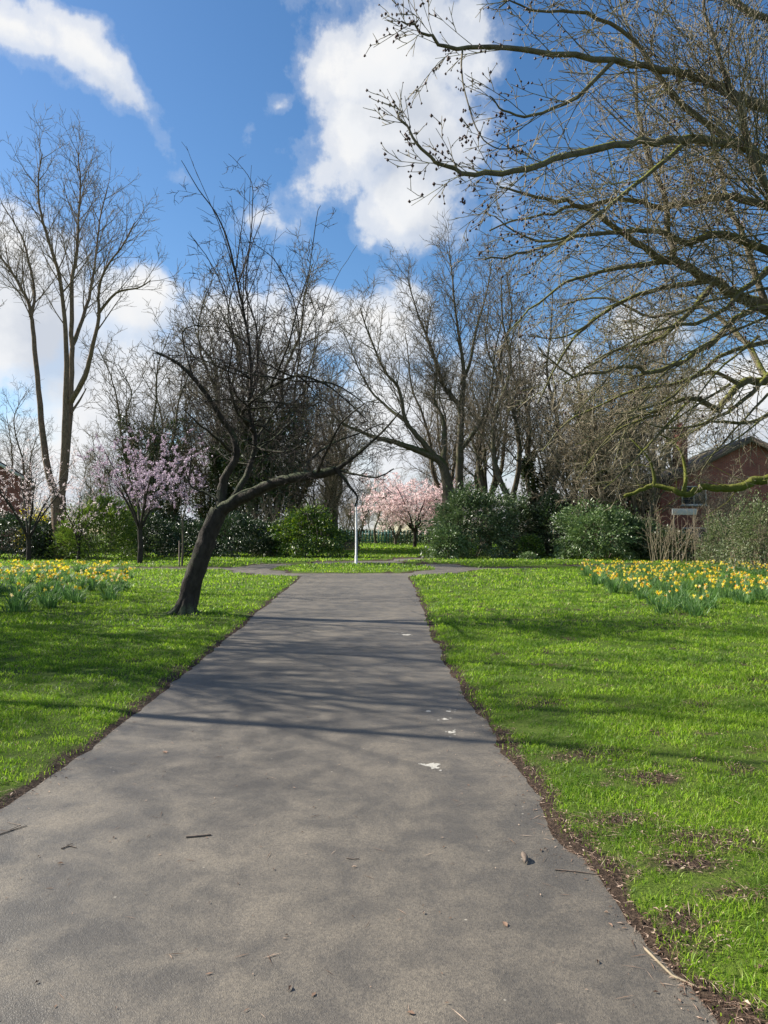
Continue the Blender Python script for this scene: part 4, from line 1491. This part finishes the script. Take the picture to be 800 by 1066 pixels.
shrub('rounded_bush', 'rounded glossy green bush left of the bench, sunlit yellow-green on its top', 322, 47, 60, 3.05, 'bright_shrub', 15000, .16, 1, lump=.4)
shrub('laurel_bush', 'tall grey-green laurel bush below the twin-trunked tree', 489, 47, 74, 4.35, 'laurel', 20000, .17, 2, lump=.52)
shrub('laurel_bush', 'low leafy laurel skirt at the left foot of the tall laurel', 468, 44.5, 36, 1.9, 'rhodo', 5000, .15, 3)
shrub('rhododendron', 'broad glossy-leaved round shrub behind the left end of the right flower bed', 626, 44, 82, 3.0, 'rhodo', 17000, .17, 4, lump=.42)
shrub('rhododendron', 'darker low shrub merging into the right side of the glossy round shrub', 668, 43.5, 44, 2.3, 'laurel', 7000, .15, 5)
shrub('dark_thicket', 'dark evergreen thicket between the tall laurel and the glossy round shrub', 545, 50, 50, 3.4, 'ivy', 10000, .16, 6, lump=.35)
shrub('dark_thicket', 'dark evergreen mass just left of the glossy round shrub', 576, 49, 44, 3.9, 'dark_ever', 9000, .16, 7, lump=.35)
shrub('small_bush', 'small bright green bush at the foot of the dark thicket', 552, 45, 26, 1.4, 'bright_shrub', 3500, .12, 8)
shrub('small_bush', 'tiny silvery tuft of leaves on the lawn edge below the small bright bush', 550, 42.8, 17, .45, 'rhodo', 900, .10, 88, stems=3)
shrub('dark_hedge_bush', 'dark evergreen bush below the leaning trunk', 250, 48, 66, 2.7, 'dark_ever', 12000, .15, 9, lump=.32)
shrub('dark_hedge_bush', 'dark evergreen bush behind the young tree', 200, 49, 62, 2.2, 'dark_ever', 10000, .15, 10)
shrub('dark_hedge_bush', 'dark low bush joining the rounded green bush on its left', 283, 48.5, 36, 2.1, 'ivy', 5000, .15, 12)
shrub('dark_hedge_bush', 'dark evergreen bush behind the mauve tree trunk', 158, 47, 50, 2.5, 'dark_ever', 8000, .15, 13)
shrub('bamboo_bush', 'arching bamboo-like green shrub left of the mauve tree', 104, 43.5, 72, 3.6, 'bamboo', 14000, .22, 14, aspect=.2, lump=.34, up=.4)
shrub('dark_hedge_bush', 'dark evergreen bush behind the left flower bed, at the left edge', 10, 44, 76, 2.5, 'dark_ever', 12000, .15, 15)
shrub('dark_hedge_bush', 'dark evergreen bush under the yellow-flowering shrub', 58, 45, 46, 2.3, 'dark_ever', 7000, .15, 16)
shrub('forsythia', 'small yellow-flowering shrub above the dark hedge at the left', 36, 46.5, 36, 3.1, 'forsythia', 1500, .10, 17, fullness=.6, lump=.4)
shrub('mixed_bush', 'loose pale green shrub at the right edge behind the daffodils', 795, 29, 66, 2.9, 'loose', 9000, .10, 18, lump=.4, fullness=.6, stems=14)
shrub('mixed_bush', 'olive green bush between the brown stems and the right edge shrub', 752, 37, 44, 2.3, 'loose', 5000, .11, 19, lump=.4, fullness=.6, stems=12)
shrub('ivy_mound', 'ivy covered mound below the brick house window', 700, 42, 56, 1.7, 'ivy', 7000, .13, 20, lump=.4)
shrub('ivy_mound', 'tall ivy mass left of the brick house', 668, 50, 46, 5.2, 'ivy', 9000, .16, 22, lump=.4, fullness=.5)
shrub('far_hedge', 'far dark hedge behind the rounded green bush', 300, 70, 130, 2.2, 'dark_ever', 9000, .22, 23)
shrub('far_hedge', 'far dark hedge left of the distant pink tree', 375, 108, 90, 2.0, 'ivy', 6000, .25, 24, depth=3)
shrub('far_hedge', 'far olive hedge right of the distant pink tree', 470, 100, 110, 2.8, 'ivy', 7000, .25, 25, depth=3)
shrub('far_hedge', 'tall dark hedge deep behind the glossy round shrub', 610, 64, 150, 4.5, 'dark_ever', 13000, .22, 26, depth=4)
shrub('far_hedge', 'dark hedge deep behind the left bushes', 130, 62, 260, 3.2, 'dark_ever', 16000, .22, 27, depth=4)


# thicket of bare stems below the brick house
def stem_thicket(label, px0, px1, d, h, n_, seed, mat='twig_tan'):
    T = Tree(seed, at((px0 + px1) / 2, d))
    T.rmin = .006
    P = P_(levels=3, seg=[.4, .3, .2], wig=[.10, .22, .25], trop=[.02, .02, .0], dens=[1.6, 2.6], ratio=[.4, .4], ang=(20, 55), k=.007, minl=.25, maxc=5)
    for i in range(n_):
        p_ = Vector(at(T.r.uniform(px0, px1), d + T.r.uniform(-1.5, 1.5), -.05))
        T.grow(p_, Vector((T.r.gauss(0, .18), T.r.gauss(0, .15), 1)), h * T.r.uniform(.5, 1.1), T.r.uniform(.012, .028), 0, P)
    o = thing('thicket_shrub', label, 'shrub', T.base)
    ob('stems', tubes_mesh('stems', T.wood + T.twig), M[mat], o)
    return o


stem_thicket('thicket of thin bare tan stems below the brick house', 672, 765, 39.5, 2.9, 60, 91)
stem_thicket('tangle of dry stems at the right edge, left of the pale shrub', 758, 812, 31, 2.6, 50, 92)
stem_thicket('brown bare stems among the bushes left of the rounded bush', 262, 318, 52, 4.0, 40, 93, 'twig_grey')
stem_thicket('bare stems standing between the dark thicket and the glossy round shrub', 520, 600, 53, 4.6, 40, 94, 'twig_grey')


# ------------------------------------------------------------------ daffodils
def strip_leaf(V, Q, base, ang, L, lean, wd, curl):
    n_ = 5
    st = len(V)
    for i in range(n_ + 1):
        u = i / n_
        rr = lean * L * (u ** 1.6)
        zz = L * (u - curl * u ** 3)
        c_ = Vector((base[0] + math.cos(ang) * rr, base[1] + math.sin(ang) * rr, zz))
        sx_, sy_ = -math.sin(ang), math.cos(ang)
        ww = wd * (1 - u ** 3) * .5 + .0008
        V.append((c_.x - sx_ * ww, c_.y - sy_ * ww, c_.z))
        V.append((c_.x + sx_ * ww, c_.y + sy_ * ww, c_.z))
    for i in range(n_):
        a = st + i * 2
        Q.append((a, a + 1, a + 3, a + 2))


def flower_mesh(name, petal, cup):
    V, T_, mi = [], [], []
    for i in range(6):
        a = i * math.pi / 3
        s = len(V)
        V += [(0, 0, 0), (.022 * math.cos(a - .4), -.004, .022 * math.sin(a - .4)), (.045 * math.cos(a), .004, .045 * math.sin(a)), (.022 * math.cos(a + .4), -.004, .022 * math.sin(a + .4))]
        T_ += [(s, s + 1, s + 2), (s, s + 2, s + 3)]
        mi += [0, 0]
    k = 8
    s = len(V)
    for (r_, y_) in ((.010, 0), (.011, -.022), (.019, -.034)):
        for j in range(k):
            V.append((r_ * math.cos(6.283 * j / k), y_, r_ * math.sin(6.283 * j / k)))
    for q in range(2):
        for j in range(k):
            a, b_ = s + q * k + j, s + q * k + (j + 1) % k
            T_ += [(a, b_, b_ + k), (a, b_ + k, a + k)]
            mi += [1, 1]
    me = mesh_np(name, V, None, T_)
    me.materials.append(M[petal])
    me.materials.append(M[cup])
    me.polygons.foreach_set('material_index', np.array(mi, dtype=np.int32))
    return me


FL = [flower_mesh('flower', 'daff_yellow', 'daff_cup'), flower_mesh('flower', 'daff_yellow', 'daff_yellow'), flower_mesh('flower', 'daff_pale', 'daff_cup')]
CLUMPS = []
rn = random.Random(3)
for vi in range(8):
    V, Q = [], []
    nl = rn.randint(50, 85)
    sp_ = rn.uniform(.10, .20)
    for i in range(nl):
        b_ = (rn.gauss(0, sp_ * .6), rn.gauss(0, sp_ * .6))
        strip_leaf(V, Q, b_, math.atan2(b_[1], b_[0]) + rn.gauss(0, .7), rn.uniform(.22, .42), rn.uniform(.1, .9), rn.uniform(.014, .022), rn.uniform(.0, .45))
    lm = mesh_np('leaves', V, Q)
    lm.materials.append(M['daff_leaf'])
    stems, fl = [], []
    nf = (0, 2, 4, 6, 8, 11, 5, 3)[vi]
    for i in range(nf):
        a = rn.uniform(0, 6.28)
        rr = rn.uniform(.02, sp_ * 1.5)
        hh = rn.uniform(.26, .44)
        x_, y_ = math.cos(a) * rr, math.sin(a) * rr
        stems.append(([(x_ * .5, y_ * .5, 0), (x_ * .8, y_ * .8, hh * .6), (x_, y_, hh)], [.003, .003, .0025], 4))
        fl.append((x_, y_, hh))
    sm = None
    if stems:
        sm = tubes_mesh('flower_stems', stems)
        sm.materials.append(M['daff_leaf'])
    CLUMPS.append((lm, sm, fl))


def clump(x, y, vi, s_, label, group):
    lm, sm, fl = CLUMPS[vi]
    o = thing('daffodil_clump', label, 'daffodils', (x, y, .012), rn.uniform(0, 6.28), group)
    o.scale = (s_,) * 3
    c_ = bpy.data.objects.new('leaves', lm)
    COL.objects.link(c_)
    c_.parent = o
    if sm:
        c_ = bpy.data.objects.new('flower_stems', sm)
        COL.objects.link(c_)
        c_.parent = o
    for (fx, fy, fz) in fl:
        f = bpy.data.objects.new('flower', FL[0 if rn.random() < .45 else (1 if rn.random() < .6 else 2)])
        COL.objects.link(f)
        f.parent = o
        f.location = (fx, fy, fz)
        f.rotation_euler = (rn.uniform(-.5, .2), 0, rn.uniform(0, 6.28))
        q_ = rn.uniform(.85, 1.2)
        f.scale = (q_,) * 3


def bed(n_, fx, ylo, yhi, mind, side):
    pts, tries = [], 0
    while len(pts) < n_ and tries < 30000:
        tries += 1
        y = ylo + (yhi - ylo) * rn.random() ** 1.15
        lo, hi = fx(y)
        if hi <= lo:
            continue
        x = rn.uniform(lo, hi)
        if vnoise(x, y, .8, 301) < .36:
            continue
        if all((x - a) ** 2 + (y - b_) ** 2 > (mind * (.6 + y / 60)) ** 2 for a, b_ in pts):
            pts.append((x, y))
    return pts


def right_bed(y):
    lo = np.interp(y, [13.2, 14, 16, 20, 26, 33], [5.8, 5.2, 5.6, 5.9, 7.1, 8.5])
    return float(lo), float(.56 * y + .3 if y < 25 else min(.56 * y, 15))


def left_bed(y):
    hi = np.interp(y, [14.2, 16, 18, 22, 27, 31], [-6.6, -6.0, -6.3, -7.4, -9.4, -11.2])
    return float(-.56 * y - .3), float(hi)


for (x, y) in bed(125, right_bed, 13.2, 32, .70, 1):
    front = y < 16.5
    vi = rn.choice((0, 1, 2, 1, 6, 7)) if front else rn.choice((2, 3, 4, 5, 6, 3, 4))
    if front:
        clump(x, y, vi, rn.uniform(.9, 1.25), 'large grey-green daffodil clump with few flowers at the front of the right bed', 'front daffodil clumps of the right bed')
    elif y < 23:
        clump(x, y, vi, rn.uniform(.85, 1.15), 'yellow-flowered daffodil clump in the middle of the right bed', 'middle daffodil clumps of the right bed')
    else:
        clump(x, y, vi, rn.uniform(.8, 1.1), 'small far yellow daffodil clump at the back of the right bed by the bushes', 'back daffodil clumps of the right bed')
for (x, y) in bed(82, left_bed, 14.4, 31, .74, -1):
    front = y < 19
    vi = rn.choice((0, 0, 1, 7)) if front else rn.choice((2, 3, 4, 5, 5, 4))
    if front:
        clump(x, y, vi, rn.uniform(.9, 1.25), 'dark daffodil leaf clump with few flowers at the front of the left bed', 'front daffodil clumps of the left bed')
    else:
        clump(x, y, vi, rn.uniform(.85, 1.15), 'densely flowering yellow daffodil clump at the back of the left bed', 'back daffodil clumps of the left bed')


# ------------------------------------------------------------------ houses
def house(name, label, loc, rotz, wd, dp, eave, ridge, windows, chim=True, board=None):
    """gable faces local -Y; wall is one solid with gables"""
    o = thing(name, label, 'house', loc, rotz)
    V = [(-wd / 2, 0, 0), (wd / 2, 0, 0), (wd / 2, 0, eave), (0, 0, ridge), (-wd / 2, 0, eave), (-wd / 2, dp, 0), (wd / 2, dp, 0), (wd / 2, dp, eave), (0, dp, ridge), (-wd / 2, dp, eave)]
    me = bpy.data.meshes.new('wall')
    me.from_pydata(V, [], [(0, 1, 2, 3, 4), (9, 8, 7, 6, 5), (0, 4, 9, 5), (1, 6, 7, 2)])
    ob('wall', me, M['brick'], o)
    rf = MB()
    ov, th_ = .35, .16
    sl = (ridge - eave) / (wd / 2)
    for sg in (-1, 1):
        x0, z0 = 0, ridge + .02
        x1, z1 = sg * (wd / 2 + ov), eave - sl * ov + .02
        a = [(x0, -ov, z0), (x1, -ov, z1), (x1, dp + ov, z1), (x0, dp + ov, z0)]
        rf.hexa(a + [(p_[0], p_[1], p_[2] + th_) for p_ in a])
    r_ = rf.build('roof', M['slate'], o)
    fb = MB()
    for sg in (-1, 1):
        x1, z1 = sg * (wd / 2 + ov), eave - sl * ov
        fb.hexa([(0, -ov - .04, ridge - .2), (x1, -ov - .04, z1 - .2), (x1, -ov - .003, z1 - .2), (0, -ov - .003, ridge - .2), (0, -ov - .04, ridge + .06), (x1, -ov - .04, z1 + .06), (x1, -ov - .003, z1 + .06), (0, -ov - .003, ridge + .06)])
    fb.build('bargeboard', M['white_paint'] if not chim else M['wood'], o)
    if chim:
        c_ = MB().box((-wd * .33, 2.2, ridge - .3), (.7, .9, 2.4)).box((-wd * .33, 2.2, ridge + .95), (.82, 1.02, .14))
        c_.cyl((-wd * .33, 2.0, ridge + 1.02), (-wd * .33, 2.0, ridge + 1.4), .12).cyl((-wd * .33, 2.45, ridge + 1.02), (-wd * .33, 2.45, ridge + 1.4), .12)
        c_.build('chimney', M['brick'], r_)
    for (x, z, ww, hh) in windows:
        wf = MB()
        f = .07
        wf.box((x, -.02, z + hh / 2 - f / 2), (ww, .10, f)).box((x, -.02, z - hh / 2 + f / 2), (ww, .10, f))
        wf.box((x - ww / 2 + f / 2, -.02, z), (f, .10, hh - 2 * f)).box((x + ww / 2 - f / 2, -.02, z), (f, .10, hh - 2 * f)).box((x, -.02, z), (f * .8, .09, hh - 2 * f))
        wn = wf.build('window', M['white_paint'], o)
        MB().box((x, -.006, z), (ww - 2 * f, .02, hh - 2 * f)).build('pane', M['pane'], wn)
        MB().box((x, -.06, z - hh / 2 - .04), (ww + .2, .16, .07)).build('sill', M['board'], wn)
    return o


house('brick_house', 'dark red brick house behind the mossy bough at the right', at(782, 46), -.10, 10.8, 9, 4.6, 7.4, [(-3.4, 3.9, 1.5, 1.2), (-3.4, 1.3, 1.5, 1.2), (2.0, 3.6, 1.5, 1.2)])
house('left_house', 'brick house with pale roof edge at the far left edge', at(-24, 58), .35, 6.0, 9, 6.2, 8.0, [(.4, 4.2, 1.0, 1.2), (-1.5, 1.6, 1.2, 1.2)], chim=False)
# pale board in the thicket
o = thing('notice_board', 'pale grey board on posts in the thicket below the brick house', 'board', at(713, 40.6))
MB().box((0, 0, 2.72), (1.35, .05, .34)).build('panel', M['board'], o, bevel=.008)
for sg in (-1, 1):
    MB().box((sg * .55, .055, 1.4), (.07, .05, 2.8)).build('post', M['wood'], o)

# ------------------------------------------------------------------ fence, pole, bench
fo = thing('green_fence', 'low blue-green metal fence across the far end of the park', 'fence', (0, 104, 0))
mb = MB()
for i in range(150):
    mb.box((-30 + i * .45, 0, 1.0), (.16, .03, 1.9))
mb.build('slat_panel', M['metal_green'], fo)
rl = MB()
rl.box((3.5, .06, .5), (68, .04, .08)).box((3.5, .06, 1.6), (68, .04, .08))
rl.build('rail', M['metal_green'], fo)
for i in range(23):
    MB().box((-30 + i * 3.0, .13, 1.0), (.08, .08, 2.0)).build('post', M['metal_green'], fo)

gx, gy = W(371, 588, 36.0).x, 36.0
po = thing('white_pole', 'slim white pole standing on the grass island at the end of the path', 'pole', (gx, gy, .0))
MB().cyl((0, 0, 0), (0, 0, 3.1), .055, .045, 14).build('shaft', M['white_paint'], po, smooth=True)
MB().cyl((0, 0, 0), (0, 0, .45), .075, .07, 14).build('base', M['white_paint'], po, smooth=True)
MB().cyl((0, 0, 3.1), (0, 0, 3.15), .06, .04, 14).build('cap', M['board'], po)

bo = thing('park_bench', 'dark wooden park bench seen from behind, beside the rounded bush', 'bench', at(361, 50), .05)
bm_ = MB()
for i in range(4):
    bm_.box((0, .1 + i * .12, .44), (1.8, .10, .035))
bm_.build('seat', M['wood'], bo, bevel=.006)
bk_ = MB()
for i in range(4):
    bk_.box((0, .02 - i * .02, .56 + i * .11), (1.8, .03, .09))
bk_.build('backrest', M['wood'], bo, bevel=.006)
for sx_ in (-.75, .75):
    MB().box((sx_, .46, .21), (.06, .06, .42)).build('leg', M['iron'], bo)
    MB().box((sx_, -.03, .45), (.06, .05, .9)).build('leg', M['iron'], bo)
    MB().box((sx_ * 1.08, .24, .66), (.06, .50, .04)).build('armrest', M['iron'], bo)

# stake beside the young tree
so_ = thing('tree_stake', 'short wooden stake at the foot of the young tree', 'stake', at(187, 34.2))
MB().cyl((0, 0, -.1), (0, 0, 1.2), .035, .03, 8).build('post', M['wood'], so_)


# ------------------------------------------------------------------ small things lying on the path
def gz(px, py, z=.008):
    a, b_ = G(px, py)
    return Vector((a, b_, z))


def path_twig(label, pts, r, name='twig', mat='cone', forks=()):
    P3 = [gz(*q) for q in pts]
    c0 = P3[0].copy()
    pol = [([tuple(q - c0) for q in P3], [r, r * .9] + [r * .7] * (len(P3) - 2), 6)]
    for f in forks:
        F = [gz(*q, .010) for q in f]
        pol.append(([tuple(q - c0) for q in F], [r * .6] * len(F), 5))
    o = ob(name, tubes_mesh(name, pol, .12), M[mat], None, c0)
    return tag(o, label, 'twig')


path_twig('short thick dark twig lying across the middle of the near path', [(194, 873), (206, 872), (220, 870.5)], .006)
path_twig('thin twig on the path by the lower left lawn edge', [(-6, 872), (12, 866), (28, 861)], .003, forks=([(10, 866), (22, 861), (8, 858)],))
path_twig('small forked twig left of the middle of the near path', [(64, 885), (72, 882), (80, 884)], .003, forks=([(70, 882), (76, 880)],))
path_twig('hair-thin twig just right of the middle of the near path', [(361, 895), (368, 896), (374, 895.5)], .0025)
path_twig('thin straight twig lying near the right path edge', [(578, 907), (600, 909), (622, 912)], .003)
path_twig('long pale stick in the litter at the lower right', [(672, 990), (700, 1018), (726, 1030)], .005, mat='twig_tan')
path_twig('dark fallen stick on the right lawn before the daffodils', [(738, 655), (746, 662), (752, 668)], .012)

# curled dead leaf / pod standing on the path
c0 = gz(546, 897, 0)
V, Q = [], []
for i in range(9):
    u = i / 8
    for j in range(7):
        a = -1.25 + 2.5 * j / 6
        wv = math.sin(math.pi * min(max(u, .04), .97)) ** .7 * .016
        V.append((math.sin(a) * wv + .004 * math.sin(u * 5), (u - .5) * .085, .006 + (1 - math.cos(a)) * -wv * .0 + math.cos(a) * wv * 1.2 + .016 * u))
for i in range(8):
    for j in range(6):
        a = i * 7 + j
        Q.append((a, a + 1, a + 8, a + 7))
dl = ob('dead_leaf', mesh_np('dead_leaf', V, Q, None, True), M['cone'], None, c0 + Vector((0, 0, .004)), -.1)
sm_ = dl.modifiers.new('thick', 'SOLIDIFY')
sm_.thickness = .0015
tag(dl, 'curled brown dead leaf casting a shadow on the right of the near path', 'leaf')


def flat_leaf(px, py, s_, label, rz, mat='brown_leaf'):
    V = [(0, -s_, .001), (s_ * .45, -s_ * .3, .006), (s_ * .4, s_ * .4, .005), (0, s_, .002), (-s_ * .4, s_ * .4, .007), (-s_ * .45, -s_ * .3, .004), (0, 0, .001)]
    T_ = [(0, 1, 6), (1, 2, 6), (2, 3, 6), (3, 4, 6), (4, 5, 6), (5, 0, 6)]
    a, b_ = G(px, py)
    tag(ob('fallen_leaf', mesh_np('fallen_leaf', V, None, T_), M[mat], None, (a, b_, .006), rz), label, 'leaf')


flat_leaf(428, 1057, .014, 'small tan leaf at the bottom edge of the path', 1.3, 'litter')
flat_leaf(526, 964, .02, 'pale worn leaf scrap below the curled dead leaf', .3, 'litter')
flat_leaf(172, 784, .03, 'pale leaf scrap on the left path edge', .8, 'litter')


def splat(px, py, s_, label, seed):
    rg = random.Random(seed)
    a, b_ = G(px, py)
    V, T_ = [], []

    def blob(cx, cy, r_):
        s0 = len(V)
        V.append((cx, cy, .0022))
        k = 14
        for i in range(k):
            th_ = 6.283 * i / k
            rr = r_ * rg.uniform(.45, 1.25)
            V.append((cx + math.cos(th_) * rr * 1.2, cy + math.sin(th_) * rr * 1.5, .0006))
        for i in range(k):
            T_.append((s0, s0 + 1 + i, s0 + 1 + (i + 1) % k))
    blob(0, 0, s_)
    for _ in range(5):
        blob(rg.gauss(0, s_ * 1.3), rg.gauss(0, s_ * 1.6), s_ * rg.uniform(.12, .4))
    tag(ob('bird_dropping', mesh_np('bird_dropping', V, None, T_), M['dropping'], None, (a, b_, .0045)), label, 'bird dropping')


splat(451, 798, .045, 'largest white bird dropping on the right half of the path', 1)
splat(470, 763, .025, 'white bird dropping nearest above the largest one', 2)
splat(463, 749, .022, 'white bird dropping, left of a close pair near the right edge', 3)
splat(468, 741, .022, 'white bird dropping, upper of the close pair near the right edge', 4)
splat(446, 741, .02, 'white bird dropping left of the close pair', 5)
splat(423, 661, .06, 'pale mark on the path far off near its right edge', 6)
